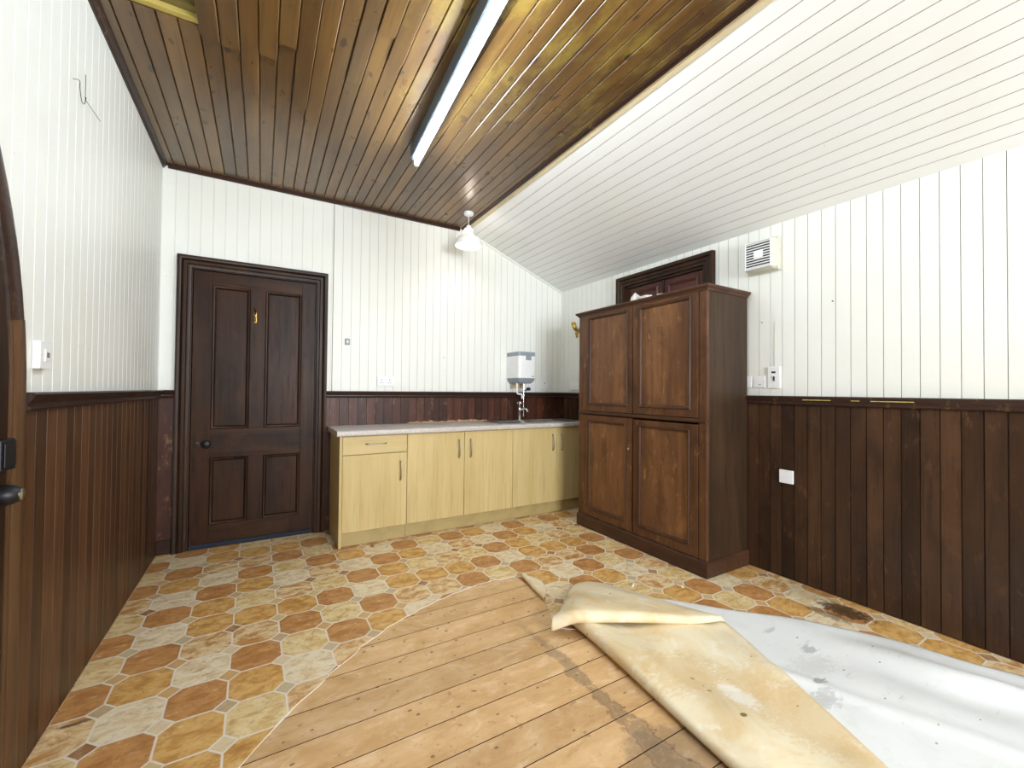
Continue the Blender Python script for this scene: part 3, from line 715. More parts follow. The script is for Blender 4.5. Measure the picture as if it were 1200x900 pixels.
# large cream flap: rolled fold along its left edge
fv = thing('folded_vinyl', 'cream backed vinyl folded over itself in a large triangle on the bare boards', 'vinyl flooring', (1.6, 1.2, 0), group='peeled and folded vinyl')
fo = Vector((1.6, 1.2, 0))
Lp = bez([(1.345, 1.70, 0), (1.338, 1.52, 0), (1.318, 1.30, 0), (1.298, 1.10, 0), (1.278, .90, 0), (1.262, .74, 0), (1.25, .5, 0), (1.24, .2, 0), (1.23, -.3, 0)], 8)
Rp = bez([(2.00, 1.43, 0), (2.035, 1.33, 0), (1.985, 1.18, 0), (1.90, 1.0, 0), (1.815, .81, 0), (1.70, .555, 0), (1.58, .28, 0), (1.47, .02, 0), (1.33, -.3, 0)], 8)
rows = []
for i, (l, r) in enumerate(zip(Lp, Rp)):
    s = i / (len(Lp) - 1); rad = .027 + .006 * math.sin(s * 9); w = (r - l).length; dr = (r - l).normalized()
    row = []
    for k in range(9):
        th = -PI / 2 + PI * k / 8
        row.append(l + dr * (rad - rad * math.cos(th) * 1.15) + Vector((0, 0, .004 + rad + rad * math.sin(th))))
    for k in range(1, 40):
        t = k / 39; q = l + dr * (rad + (w - rad) * t)
        dd = t * (w - rad)
        z = .017 + (2 * rad - .013) * math.exp(-(dd / .20) ** 2)
        wv = .010 * math.sin(q.x * 11 + q.y * 4.5 + 1.0) + .006 * math.sin(q.x * 5 - q.y * 14)
        z += wv * smooth(dd / .12) * smooth((w - rad - dd) / .10) + .006 * smooth(dd / .1) * smooth((w - rad - dd) / .1)
        if i < 16: z -= .006 * (1 - i / 16) * smooth(dd / .06)
        row.append(Vector((q.x, q.y, max(z, .0155, under(q.x, q.y) + .008, under(q.x + .03, q.y) + .005, under(q.x, q.y + .03) + .005))))
    rows.append([p - fo for p in row])
bm = bmesh.new(); loft(bm, [[p + fo for p in r_] for r_ in rows]); bm.normal_update(); bvh.append(BVHTree.FromBMesh(bm)); bm.free()
bm = bmesh.new(); loft(bm, rows)
o = solid(obj('large_flap', bm, 'fold', fv, 180), .002, -1); o['label'] = 'large cream flap with a rolled left edge'
# smaller flap turned back across the top, rolled along its front edge
Fp = bez([(1.215, 1.665, 0), (1.32, 1.590, 0), (1.50, 1.505, 0), (1.70, 1.42, 0), (1.88, 1.345, 0), (2.02, 1.30, 0)], 8)
Bp = bez([(1.295, 1.745, 0), (1.44, 1.86, 0), (1.62, 2.00, 0), (1.76, 1.965, 0), (1.90, 1.70, 0), (2.045, 1.315, 0)], 8)
rows = []
n = len(Fp) - 1
for i, (a, b) in enumerate(zip(Fp, Bp)):
    s = i / n; rad = .031 * (1 - s) ** .35 + .003; base = .012 + .046 * smooth(s / .22) * (1 - smooth((s - .25) / .75)) + .014 * smooth((s - .7) / .3)
    w = max((b - a).length, .02); dr = (b - a).normalized(); row = []
    for k in range(9):
        th = -PI / 2 + PI * k / 8
        row.append(a + dr * min(w * .4, rad - rad * math.cos(th) * 1.1) + Vector((0, 0, base + rad + rad * math.sin(th))))
    x0 = min(w * .4, rad)
    for k in range(1, 26):
        t = k / 25; q = a + dr * (x0 + (w - x0) * t)
        zt = base + 2 * rad; ze = .022 * (1 - smooth((s - .85) / .15)) + .026 * smooth((s - .85) / .15)
        z = ze + (zt - ze) * (1 - t ** 1.8) + .004 * math.sin(q.x * 21 + q.y * 9) * math.sin(PI * t)
        tear_w = .010 * math.sin(i * 2.1) * t if i < 14 else 0
        row.append(Vector((q.x + tear_w, q.y, max(z, under(q.x + tear_w, q.y) + .007))))
    rows.append([p - fo for p in row])
bm = bmesh.new(); loft(bm, rows)
o = solid(obj('top_flap', bm, 'fold', fv, 180), .002, -1); o['label'] = 'smaller cream flap turned back across the top'
# narrow curled tongue at the far left end
A_ = bez([(1.425, 2.275, 0), (1.40, 2.16, 0), (1.383, 2.04, 0), (1.372, 1.955, 0)], 6); B_ = bez([(1.455, 2.285, 0), (1.50, 2.19, 0), (1.475, 2.09, 0), (1.395, 1.965, 0)], 6)
rows = []
for i, (a, b) in enumerate(zip(A_, B_)):
    s = i / (len(A_) - 1); rad = .013; dr = (b - a).normalized(); w = (b - a).length; row = []
    for k in range(9):
        th = -PI / 2 + PI * k / 8
        row.append(a + dr * min(w * .5, rad - rad * math.cos(th)) + Vector((0, 0, .004 + rad + rad * math.sin(th))))
    for k in range(1, 8):
        t = k / 7; row.append(a + dr * (min(w * .5, rad) + max(w - rad, .004) * t) + Vector((0, 0, .004 + 2 * rad * (1 - smooth(t) * .8))))
    rows.append([p - fo for p in row])
bm = bmesh.new(); loft(bm, rows)
o = solid(obj('curled_tongue', bm, 'fold', fv, 180), .0015, -1); o['label'] = 'narrow curled tongue at the far end'

# ------------------------------------------------------------------ kitchen run
KF = 3.325; KT = .826; PL = .112
def handle_v(x, z0, z1, y):
    bm = bmesh.new()
    tube(bm, bez([(x, y, z1), (x, y - .018, z1 - .004), (x, y - .028, z1 - .03), (x, y - .032, (z0 + z1) / 2), (x, y - .028, z0 + .03), (x, y - .018, z0 + .004), (x, y, z0)], 5), .0052, 8); return bm
def handle_h(x0, x1, z, y):
    bm = bmesh.new()
    tube(bm, bez([(x0, y, z), (x0 + .003, y - .02, z), (x0 + .02, y - .030, z), ((x0 + x1) / 2, y - .032, z), (x1 - .02, y - .030, z), (x1 - .003, y - .02, z), (x1, y, z)], 5), .0052, 8); return bm
def cabinet(x0, x1, label, doors, drawer=False):
    t = thing('base_cabinet', label, 'cabinet', ((x0 + x1) / 2, KF + .02, PL), group='beech base cabinets under the worktop')
    c0 = (x0 + x1) / 2; y0 = 0.
    bm = bmesh.new(); w = (x1 - x0) / 2 - .0008; D = .47; H = KT - PL - .004
    box(bm, -w, -w + .016, .001, D, 0, H); box(bm, w - .016, w, .001, D, 0, H); box(bm, -w + .016, w - .016, .001, D, 0, .016); box(bm, -w + .016, w - .016, D - .008, D, .016, H); box(bm, -w + .016, w - .016, .001, .10, H - .016, H)
    obj('carcass', bm, 'beech', t)
    zt = H
    if drawer:
        dz = zt - .136
        dr = obj('drawer', B(-w + .002, w - .002, -.018, 0, dz, zt, .0015, 1), 'beech_x', t)
        hd = obj('handle', handle_h(-.075, .075, dz + .078, -.018), 'nickel', dr, 60)
        zt = dz - .004
    for a, b, hs in doors:
        a2, b2 = a - c0 + .0018, b - c0 - .0018
        dd = obj('door', B(a2, b2, -.018, 0, .0, zt, .0015, 1), 'beech', t)
        hx = b2 - .052 if hs > 0 else a2 + .052
        obj('handle', handle_v(hx, zt - .215, zt - .065, -.018), 'nickel', dd, 60)
    return t
cabinet(.517, 1.002, 'beech base cabinet with one drawer above its single door', [(.517, 1.002, 1)], True)
cabinet(1.002, 1.978, 'beech double base cabinet between the drawer cabinet and the sink cabinet', [(1.002, 1.498, 1), (1.498, 1.978, -1)])
cabinet(1.978, 2.885, 'beech sink cabinet beside the dark wardrobe, below the taps', [(1.978, 2.475, 1), (2.475, 2.885, -1)])
tag(obj('end_panel', B(.497, .5165, KF - .002, YB - .03, .003, KT, .001, 1), 'beech'), 'beech end panel closing the left end of the kitchen units', 'panel')
bm = bmesh.new(); box(bm, .5175, 1.0, KF + .036, KF + .052, .003, PL - .002); box(bm, 1.002, 1.98, KF + .036, KF + .052, .003, PL - .002); box(bm, 1.982, 2.885, KF + .036, KF + .052, .003, PL - .002)
tag(obj('plinth', bm, 'plinth'), 'olive beech plinth along the foot of the kitchen units', 'plinth')
SX0, SX1, SY0, SY1 = 1.90, 2.80, 3.385, 3.775
BX0, BX1, BY0, BY1 = 1.99, 2.32, 3.43, 3.69       # bowl
wt = bmesh.new(); zt0, zt1 = KT + .001, .868
yk0, yk1 = KF - .03, YB - .012
prism(wt, [(yk0 + .010, zt0), (yk0 + .002, zt0 + .006), (yk0, zt0 + .014), (yk0, zt1 - .012), (yk0 + .004, zt1 - .003), (yk0 + .014, zt1), (BY0 - .005, zt1), (BY0 - .005, zt0)], .475, 2.89, lambda a, b, s: (s, a, b))
prism(wt, [(BY1 + .005, zt0), (BY1 + .005, zt1), (yk1, zt1), (yk1, zt0)], .475, 2.89, lambda a, b, s: (s, a, b))
box(wt, .475, BX0 - .005, BY0 - .005, BY1 + .005, zt0, zt1); box(wt, BX1 + .005, 2.89, BY0 - .005, BY1 + .005, zt0, zt1)
bmesh.ops.remove_doubles(wt, verts=wt.verts, dist=1e-5)
tag(obj('worktop', wt, 'worktop', smooth=35), 'speckled pale grey worktop with a rounded front edge', 'worktop')
# sink
sk = thing('kitchen_sink', 'stainless steel inset sink with drainer below the water heater', 'sink', (2.35, 3.58, .868))
bm = bmesh.new(); zz = .005
g = lambda x, y, z: bm.verts.new((x - 2.35, y - 3.58, z))
def plate(x0, x1, y0, y1, z): bm.faces.new([g(x0, y0, z), g(x1, y0, z), g(x1, y1, z), g(x0, y1, z)])
plate(SX0, SX1, SY0, BY0, zz); plate(SX0, SX1, BY1, SY1, zz); plate(SX0, BX0, BY0, BY1, zz); plate(BX1, SX1, BY0, BY1, zz)
def rect_ring(x0, x1, y0, y1, z, r, n=5):
    out = []
    for cx_, cy_, a0 in ((x1 - r, y1 - r, 0), (x0 + r, y1 - r, 90), (x0 + r, y0 + r, 180), (x1 - r, y0 + r, 270)):
        for k in range(n + 1):
            a = math.radians(a0 + 90 * k / n); out.append((cx_ + r * math.cos(a) - 2.35, cy_ + r * math.sin(a) - 3.58, z))
    return out
bmesh.ops.remove_doubles(bm, verts=bm.verts, dist=1e-5)
for v in bm.verts: pass
o1 = obj('drainer', bm, 'steel', sk); solid(o1, .002, -1)
bm = bmesh.new()
rr_ = [rect_ring(SX0 - .006, SX1 + .006, SY0 - .006, SY1 + .006, .0015, .03), rect_ring(SX0, SX1, SY0, SY1, .0062, .028), rect_ring(SX0 + .01, SX1 - .01, SY0 + .01, SY1 - .01, .0054, .024)]
V = [[bm.verts.new(p) for p in r] for r in rr_]
for a, b in zip(V, V[1:]):
    for i in range(len(a)): bm.faces.new((a[i], a[(i + 1) % len(a)], b[(i + 1) % len(a)], b[i]))
obj('rim', bm, 'steel', sk, 60)
bm = bmesh.new()
rr_ = [rect_ring(BX0, BX1, BY0, BY1, .005, .001), rect_ring(BX0 + .004, BX1 - .004, BY0 + .004, BY1 - .004, -.004, .05), rect_ring(BX0 + .02, BX1 - .02, BY0 + .02, BY1 - .02, -.13, .05), rect_ring(BX0 + .05, BX1 - .05, BY0 + .05, BY1 - .05, -.145, .05)]
V = [[bm.verts.new(p) for p in r] for r in rr_]
for a, b in zip(V, V[1:]):
    for i in range(len(a)): bm.faces.new((a[i], a[(i + 1) % len(a)], b[(i + 1) % len(a)], b[i]))
bm.faces.new(V[-1])
obj('bowl', bm, 'steel', sk, 60)
bm = bmesh.new()
for k in range(7):
    y = SY0 + .075 + k * .04; tube(bm, [(.04, y - 3.58, .0055), (.40, y - 3.58, .0055)], .003, 6)
obj('drainer_ridges', bm, 'steel', sk, 60)
# tap
tp = thing('sink_tap', 'chrome pillar tap with a curved spout behind the sink', 'tap', (2.285, 3.715, .8745))
bm = bmesh.new(); lathe(bm, [(.024, 0), (.024, .006), (.015, .012), (.013, .09), (.017, .10), (.017, .125), (.012, .132), (0, .132)], (0, 0, 0), 'z', 20); obj('body', bm, 'chrome', tp, 40)
bm = bmesh.new(); tube(bm, bez([(.012, -.004, .105), (.035, -.03, .118), (.05, -.055, .112), (.056, -.066, .085)], 6), [.011] * 6 + [.010] * 12 + [.011], 12); obj('spout', bm, 'chrome', tp, 40)
bm = bmesh.new(); lathe(bm, [(.008, .130), (.008, .165), (.02, .170), (.02, .186), (.012, .192), (0, .192)], (0, 0, 0), 'z', 16); box(bm, -.032, .032, -.006, .006, .171, .183, .003); box(bm, -.006, .006, -.032, .032, .171, .183, .003); obj('head', bm, 'chrome', tp, 40)
# water heater
wh = thing('water_heater', 'small white water heater with grey caps on the wall above the sink', 'water heater', (2.302, YB - .002, 1.25))
def rbox(z0, z1, x=.103, d=.235, rad=.03, ins=0., mat='white_plastic', name='body', taper=0.):
    bm = bmesh.new(); n = 6
    def ring(z, i):
        out = [(x - i, -.001), (-x + i, -.001)]
        out += [(-x + i + rad - rad * math.cos(PI / 2 * k / n), -d + i + rad - rad * math.sin(PI / 2 * k / n)) for k in range(n + 1)]
        out += [(x - i - rad + rad * math.sin(PI / 2 * k / n), -d + i + rad - rad * math.cos(PI / 2 * k / n)) for k in range(n + 1)]
        return [bm.verts.new((a, b, z)) for a, b in out]
    R = [ring(z0, ins + taper), ring(z1, ins)] if not taper else [ring(z0, ins + taper), ring((z0 + z1) / 2, ins + taper * .25), ring(z1, ins)]
    for a, b in zip(R, R[1:]):
        for i in range(len(a)): bm.faces.new((a[i], a[(i + 1) % len(a)], b[(i + 1) % len(a)], b[i]))
    bm.faces.new(R[0][::-1]); bm.faces.new(R[-1]); return obj(name, bm, mat, wh, 35)
rbox(.055, .278)
rbox(.2785, .318, ins=-.002, mat='grey_plastic', name='top_cap')
rbox(.0, .0545, ins=-.002, mat='grey_plastic', name='bottom_cap', taper=.03)
o = obj('control_panel', B(-.02, .045, -.2385, -.2345, .235, .2782, .001, 1), 'grey_plastic', wh)
obj('rating_mark', B(.052, .082, -.2362, -.2345, .068, .076), 'red_ink', wh)
o = obj('backing_plate', B(-.062, .075, -.035, -.001, -.05, .012, .002), 'beige', wh); o['label'] = 'beige plate below the heater'
bm = bmesh.new(); tube(bm, bez([(-.075, -.16, .012), (-.075, -.16, -.06), (-.072, -.16, -.095), (-.05, -.155, -.108), (-.02, -.15, -.108), (-.008, -.15, -.122), (-.008, -.15, -.155)], 5), .009, 10); o = obj('overflow_pipe', bm, 'white_plastic', wh, 60); o['label'] = 'white bent overflow pipe'
bm = bmesh.new(); tube(bm, [(.03, -.12, .012), (.03, -.12, -.34)], .0075, 10); lathe(bm, [(.013, -.10), (.013, -.075), (0, -.075)], (.03, -.12, 0), 'z', 12); o = obj('supply_pipe', bm, 'chrome', wh, 60); o['label'] = 'straight chrome supply pipe'
bm = bmesh.new(); tube(bm, [(.03, -.12, -.085), (.075, -.12, -.06)], .007, 8); lathe(bm, [(0, -.022), (.016, -.02), (.018, 0), (.016, .02), (0, .022)], (.088, -.12, -.055), 'y', 14); o = obj('relief_valve', bm, 'blue', wh, 40); o['label'] = 'dark blue relief valve'
bm = bmesh.new(); tube(bm, [(.045, -.09, .012), (.045, -.09, -.04)], .007, 8); obj('pipe_stub', bm, 'copper', wh, 60)

# ------------------------------------------------------------------ electrical plates
def plate_thing(name, label, cat, wall, s, z, w, h, parts, depth=.012, mat='white_plastic', group=None):
    """wall 'b' back, 'r' right, 'l' left; s = place along the wall"""
    off = 0.
    loc, rot = {'b': ((s, YB - off, z), 0.), 'r': ((XR - off, s, z), -PI / 2), 'l': ((XL + off, s, z), PI / 2)}[wall]
    t = thing(name, label, cat, loc, rot, group)
    obj('plate', B(-w / 2, w / 2, -depth, -.0005, -h / 2, h / 2, .003), mat, t)
    for nm, m, (x0, x1, z0, z1, p) in parts:
        obj(nm, B(x0, x1, -depth - p, -depth + .0005, z0, z1, .0008, 1), m, t)
    return t
def socket_holes(cx_): return [('pin_hole', 'dark_slot', (cx_ - .003, cx_ + .003, .006, .016, .0004)), ('pin_hole', 'dark_slot', (cx_ - .014, cx_ - .007, -.016, -.011, .0004)), ('pin_hole', 'dark_slot', (cx_ + .007, cx_ + .014, -.016, -.011, .0004))]
plate_thing('double_socket', 'white double power socket on the back wall above the left end of the worktop', 'socket', 'b', .948, 1.25, .146, .086,
            socket_holes(-.036) + socket_holes(.036) + [('rocker', 'white_plastic', (-.012, -.004, .012, .030, .004)), ('rocker', 'white_plastic', (.004, .012, .012, .030, .004))])
plate_thing('light_switch', 'small grey metal light switch on the back wall right of the four panel door', 'switch', 'b', .622, 1.582, .040, .055, [('toggle', 'white_plastic', (-.006, .006, -.012, .010, .008))], .014, 'grey_plastic')
plate_thing('fused_spur', 'white fused spur with a tiny dark light right of the water heater', 'socket', 'b', 2.672, 1.233, .084, .084, [('indicator', 'dark_slot', (-.006, .008, .022, .032, .001)), ('fuse_carrier', 'white_plastic', (-.02, .02, -.022, .006, .003))])
plate_thing('socket_outlet', 'white socket half hidden behind the pipes of the water heater', 'socket', 'b', 2.51, 1.225, .084, .07, [('rocker', 'white_plastic', (-.008, .008, .0, .022, .004))])
plate_thing('wall_plate', 'white blank plate on the right wall in the corner beyond the wardrobe', 'plate', 'r', 3.58, 1.232, .146, .084, [('screw', 'steel', (-.062, -.057, -.0025, .0025, .0008)), ('screw', 'steel', (.057, .062, -.0025, .0025, .0008))])
plate_thing('switch_plate', 'white switch plate on the left wall near the pointed door', 'switch', 'l', 1.968, 1.28, .086, .090, [('fuse_carrier', 'white_plastic', (-.012, .026, -.020, .020, .003)), ('printed_mark', 'grey_ink', (-.004, .018, -.008, .010, .0034)), ('screw', 'steel', (-.036, -.031, -.0025, .0025, .0008))], .020)
plate_thing('socket_plate', 'white single plate on the right wall just emerging from behind the wardrobe', 'socket', 'r', 1.708, 1.252, .084, .080, [('screw', 'steel', (.03, .035, -.0025, .0025, .0008))])
plate_thing('blank_plate', 'white single plate with two screws above the dado rail, right of the wardrobe', 'plate', 'r', 1.614, 1.252, .078, .080, [('screw', 'dark_slot', (-.032, -.028, -.002, .002, .0008)), ('screw', 'dark_slot', (.028, .032, -.002, .002, .0008)), ('toggle', 'dark_slot', (-.004, .010, -.020, -.016, .001))])
plate_thing('key_switch', 'tall white plate with a dark key switch above the dado rail', 'switch', 'r', 1.521, 1.28, .080, .142, [('key_slot', 'dark_slot', (-.014, .012, .028, .040, .0008)), ('key_lever', 'dark_slot', (-.002, .007, -.024, .008, .005)), ('key_ring', 'steel', (-.014, -.006, .0, .012, .004)), ('screw', 'steel', (-.002, .002, -.06, -.056, .0008)), ('screw', 'steel', (-.002, .002, .056, .060, .0008))])
t = plate_thing('square_plate', 'white square blank plate on the dark wainscot boards', 'plate', 'r', 1.441, .645, .084, .084, [('screw', 'steel', (-.002, .002, .028, .032, .0008)), ('screw', 'steel', (-.002, .002, -.032, -.028, .0008))])
t.location.x = XR - .008
bm = bmesh.new(); tube(bm, [(XR - .003, 1.517, 1.352), (XR - .003, 1.519, 1.50), (XR - .003, 1.518, 1.645)], .0013, 6)
tag(obj('wire_cable', bm, 'ivory'), 'thin painted cable rising from the key switch plate', 'cable')

# extractor fan
fn = thing('extractor_fan', 'ivory extractor fan with a slatted grille high on the right wall', 'fan', (XR, 1.585, 2.095))
obj('casing', B(-.078, -.001, -.098, .098, -.103, .103, .026, 5), 'ivory', fn, 40)
bm = bmesh.new(); box(bm, -.0815, -.0775, -.080, .080, -.085, .085, .001, 1); o = obj('grille_recess', bm, 'dark_slot', fn)
bm = bmesh.new()
for k in range(10):
    z = -.078 + k * .0172; box(bm, -.0875, -.0815, -.078, .078, z - .0036, z + .0036, .001, 1)
box(bm, -.0885, -.0815, -.034, .026, -.022, .030, .003)
box(bm, -.0872, -.0776, -.087, -.079, -.091, .091, .001, 1); box(bm, -.0872, -.0776, .079, .087, -.091, .091, .001, 1); box(bm, -.0872, -.0776, -.079, .079, .084, .091, .001, 1); box(bm, -.0872, -.0776, -.079, .079, -.091, -.084, .001, 1)
obj('grille', bm, 'white_plastic', fn)
obj('back_box', B(-.028, -.0008, -.105, .105, -.112, .108, .008), 'ivory', fn)

# brass bracket in the corner above the kitchen
bk = thing('wall_bracket', 'ornate brass wall bracket peeping out left of the wardrobe', 'bracket', (XR, 3.50, 1.845))
bm = bmesh.new(); lathe(bm, [(.032, -.001), (.032, -.006), (.02, -.012), (.008, -.016), (0, -.016)], (0, 0, -.02), 'x', 20); obj('rose', bm, 'brass', bk, 40)
bm = bmesh.new()
tube(bm, bez([(-.010, 0, -.02), (-.04, 0, -.03), (-.075, .0, -.005), (-.085, .01, .035)], 6), [.016] * 10 + [.020] * 9, 12)
tube(bm, bez([(-.035, 0, -.03), (-.05, 0, -.06), (-.048, 0, -.09), (-.045, 0, -.105)], 6), [.018] * 8 + [.012] * 10 + [.006], 12)
lathe(bm, [(0, -.012), (.018, -.006), (.026, .012), (.024, .026), (.010, .032), (0, .034)], (-.085, .012, .03), 'z', 18)
lathe(bm, [(0, -.016), (.016, -.006), (.016, .008), (0, .018)], (-.05, .03, .03), 'z', 14); tube(bm, [(-.04, 0, -.02), (-.05, .03, .026)], .010, 10)
obj('arm', bm, 'brass', bk, 45)

# ------------------------------------------------------------------ wardrobe
WXF, WXB, WY0, WY1, WH = 2.440, 2.885, 1.692, 2.955, 1.852
wdb = thing('wardrobe', 'tall dark brown wooden wardrobe with four panelled doors against the right wall', 'wardrobe', ((WXF + WXB) / 2, (WY0 + WY1) / 2, .003))
ox, oy = (WXF + WXB) / 2, (WY0 + WY1) / 2
L = lambda x0, x1, y0, y1, z0, z1, bev=.002: (x0 - ox, x1 - ox, y0 - oy, y1 - oy, z0, z1, bev, 1)
bm = bmesh.new()
box(bm, *L(WXF + .024, WXB, WY0, WY0 + .022, .0, WH)); box(bm, *L(WXF + .024, WXB, WY1 - .022, WY1, .0, WH)); box(bm, *L(WXB - .012, WXB - .0005, WY0 + .022, WY1 - .022, 0, WH)); box(bm, *L(WXF + .03, WXB - .012, WY0 + .022, WY1 - .022, WH - .02, WH))
box(bm, *L(WXF + .03, WXB - .012, WY0 + .022, WY1 - .022, .98, 1.0)); box(bm, *L(WXF + .03, WXB - .012, WY0 + .022, WY1 - .022, .10, .12))
obj('carcass', bm, 'ward_s', wdb)
YG, YS0, YS1 = 2.318, 1.752, 2.898      # gap between doors, inner edges of the stiles
bm = bmesh.new(); box(bm, *L(WXF, WXF + .0235, WY0, YS0 - .003, .10, WH)); obj('right_stile', bm, 'ward_f', wdb).name = 'stile'
bm = bmesh.new(); box(bm, *L(WXF, WXF + .0235, YS1 + .002, WY1, .10, WH)); obj('stile', bm, 'ward_f', wdb)
o = obj('middle_rail', box(bmesh.new(), *L(WXF - .010, WXF + .0235, WY0 - .001, WY1 + .001, .978, 1.004, .004)), 'ward_d', wdb)
bm = bmesh.new()
prism(bm, [(0, 0), (.016, 0), (.016, .088), (.010, .098), (.002, .102), (0, .102)], WY0 - .014, WY1 + .002, lambda a, b, s: (WXF - a - ox, s - oy, b))
prism(bm, [(0, 0), (.014, 0), (.014, .088), (.008, .098), (.002, .102), (0, .102)], WXF - .002, WXB, lambda a, b, s: (s - ox, WY0 - a - oy, b))
obj('plinth', bm, 'ward_d', wdb)
bm = bmesh.new()
cp = [(-.004, -.022), (.006, -.022), (.010, -.010), (.020, -.004), (.026, .004), (.026, .014), (.018, .018), (-.004, .018)]
sweep(bm, [(WXB - ox, WY0 - oy), (WXF - ox, WY0 - oy), (WXF - ox, WY1 - oy), (WXB - ox, WY1 - oy)], cp, lambda a, b, v: (a, b, WH + v), flip=1)
box(bm, *L(WXF, WXB, WY0, WY1, WH + .001, WH + .017, 0))
obj('cornice', bm, 'ward_d', wdb, 35)
WM = [(.002, -.006), (.0, .004), (.005, .010), (.012, .008), (.020, .0), (.022, -.006)]
def wdoor(y0, y1, z0, z1, py0, py1, pz0, pz1, ajar=0., key=False):
    bm = bmesh.new(); X0, X1 = WXF - .004, WXF + .019
    for q in ((y0, py0, z0, z1), (py1, y1, z0, z1), (py0, py1, z0, pz0), (py0, py1, pz1, z1)): box(bm, X0 - ox, X1 - ox, q[0] - oy, q[1] - oy, q[2], q[3], .0012, 1)
    d = obj('door', bm, 'ward_f', wdb)
    bm = bmesh.new(); box(bm, X0 + .010 - ox, X0 + .016 - ox, py0 - oy - .003, py1 - oy + .003, pz0 - .003, pz1 + .003)
    sweep(bm, [(py0 - oy, pz0), (py1 - oy, pz0), (py1 - oy, pz1), (py0 - oy, pz1)], [(-u, v) for u, v in WM], lambda p, q, v: (X0 + .001 - v - ox, p, q), closed=True, flip=-1)
    for f in list(bm.faces)[6:]: f.material_index = 1
    obj('panel', bm, ['ward_p', 'ward_m'], d, 30)
    if key:
        bm = bmesh.new(); lathe(bm, [(.008, 0), (.008, -.002), (0, -.002)], (X0 - ox, y0 + .035 - oy, .735), 'x', 12)
        o = obj('keyhole', bm, 'steel', d, 40); o['label'] = 'small bright metal keyhole'
wdoor(YG + .0045, YS1, 1.008, WH - .006, 2.368, 2.822, 1.058, 1.812)
wdoor(YS0 + .001, YG - .0045, 1.008, WH - .006, 1.806, 2.258, 1.058, 1.812)
wdoor(YG + .004, YS1, .106, .970, 2.385, 2.828, .165, .930, key=True)
wdoor(YS0 + .001, YG - .010, .106, .964, 1.812, 2.262, .165, .930)
# paper on the wardrobe
def crumple(seed, sx, sy, sz, n=12):
    rnd = random.Random(seed); bm = bmesh.new(); bmesh.ops.create_icosphere(bm, subdivisions=1 if sx > .03 else 2, radius=1)
    for v in bm.verts:
        k = .5 + rnd.random() * .7; v.co = Vector((v.co.x * sx * k, v.co.y * sy * k, max(v.co.z, -.35) * sz * k))
    z0 = min(v.co.z for v in bm.verts)
    for v in bm.verts: v.co.z -= z0
    return bm
pz = WH + .021
for i, (x, y, a, b, c, lab) in enumerate([(2.52, 2.375, .05, .055, .075, 'crumpled white paper on the wardrobe, left of the meeting of the doors behind'), (2.53, 2.28, .04, .06, .052, 'smaller crumpled white paper on the wardrobe, beside the larger one'), (2.56, 2.10, .05, .10, .035, 'flat white paper bundle on the wardrobe, nearest the fan')]):
    o = obj('crumpled_paper', crumple(i + 3, a, b, c), 'paper', None, False, (x, y, pz)); tag(o, lab, 'paper', 'papers on the wardrobe')

# ------------------------------------------------------------------ lights
TL_, TA = 1.9, math.radians(-3.7)
ft = thing('ceiling_light', 'long lit fluorescent strip light on the dark boarded ceiling', 'light', (.848, 2.71, ZC - .001), 0)
ft.rotation_euler = (0, 0, TA)
bm = bmesh.new(); prism(bm, [(-.034, 0), (.034, 0), (.034, -.080), (.026, -.086), (-.026, -.086), (-.034, -.080)], -TL_, 0, lambda a, b, s: (a, s, b)); obj('batten', bm, 'bluegrey', ft)
for y in (-.03, -TL_ + .005): obj('lamp_holder', B(-.014, .014, y, y + .025, -.128, -.0865, .004), 'white_plastic', ft)
bm = bmesh.new(); tube(bm, [(0, -.031, -.108), (0, -TL_ + .031, -.108)], .0145, 20); o = obj('tube', bm, 'tube', ft, 40); o['label'] = 'glowing white tube'

PX, PY = 1.565, 3.44
pd = thing('pendant_light', 'white pendant lamp with a lit dome shade near the back wall', 'light', (PX, PY, ZC - .004))
bm = bmesh.new(); lathe(bm, [(.0, 0), (.042, 0), (.043, -.018), (.036, -.026), (.012, -.030), (0, -.030)], n=24); obj('ceiling_rose', bm, 'white_plastic', pd, 40)
bm = bmesh.new(); tube(bm, [(0, 0, -.028), (0, 0, -.125)], .0035, 8); obj('cord', bm, 'white_plastic', pd, 60)
bm = bmesh.new(); lathe(bm, [(.008, -.115), (.02, -.122), (.022, -.150), (.026, -.156), (.026, -.164), (.0, -.164)], n=20)
obj('lamp_holder', bm, 'white_plastic', pd, 40)
bm = bmesh.new(); n = 30
def ring(r, z): return [bm.verts.new((r * math.cos(2 * PI * k / n), r * math.sin(2 * PI * k / n), z)) for k in range(n)]
R = [ring(.027, -.145), ring(.036, -.146), ring(.042, -.160), ring(.043, -.200), ring(.047, -.208), ring(.070, -.216), ring(.093, -.231), ring(.109, -.254), ring(.118, -.284), ring(.117, -.304)]
for i, (a, b) in enumerate(zip(R, R[1:])):
    for k in range(n):
        if i == 2 and k % 6 not in (0, 1): continue       # slots in the gallery let light up to the ceiling
        bm.faces.new((a[k], a[(k + 1) % n], b[(k + 1) % n], b[k]))
o = solid(obj('lamp_shade', bm, 'shade', pd, 60), .003, 0); o['label'] = 'white opal dome shade'
bm = bmesh.new(); lathe(bm, [(.013, -.164), (.015, -.185), (.028, -.215), (.030, -.235), (.022, -.255), (0, -.262)], n=18); obj('bulb', bm, 'bulb', pd, 60)
def lamp(name, typ, loc, e, col=(1, 1, 1), **k):
    l = bpy.data.lights.new(name, typ); l.energy = e; l.color = col
    for a, b in k.items(): setattr(l, a, b)
    o = bpy.data.objects.new(name, l); C.objects.link(o); o.location = loc; return o
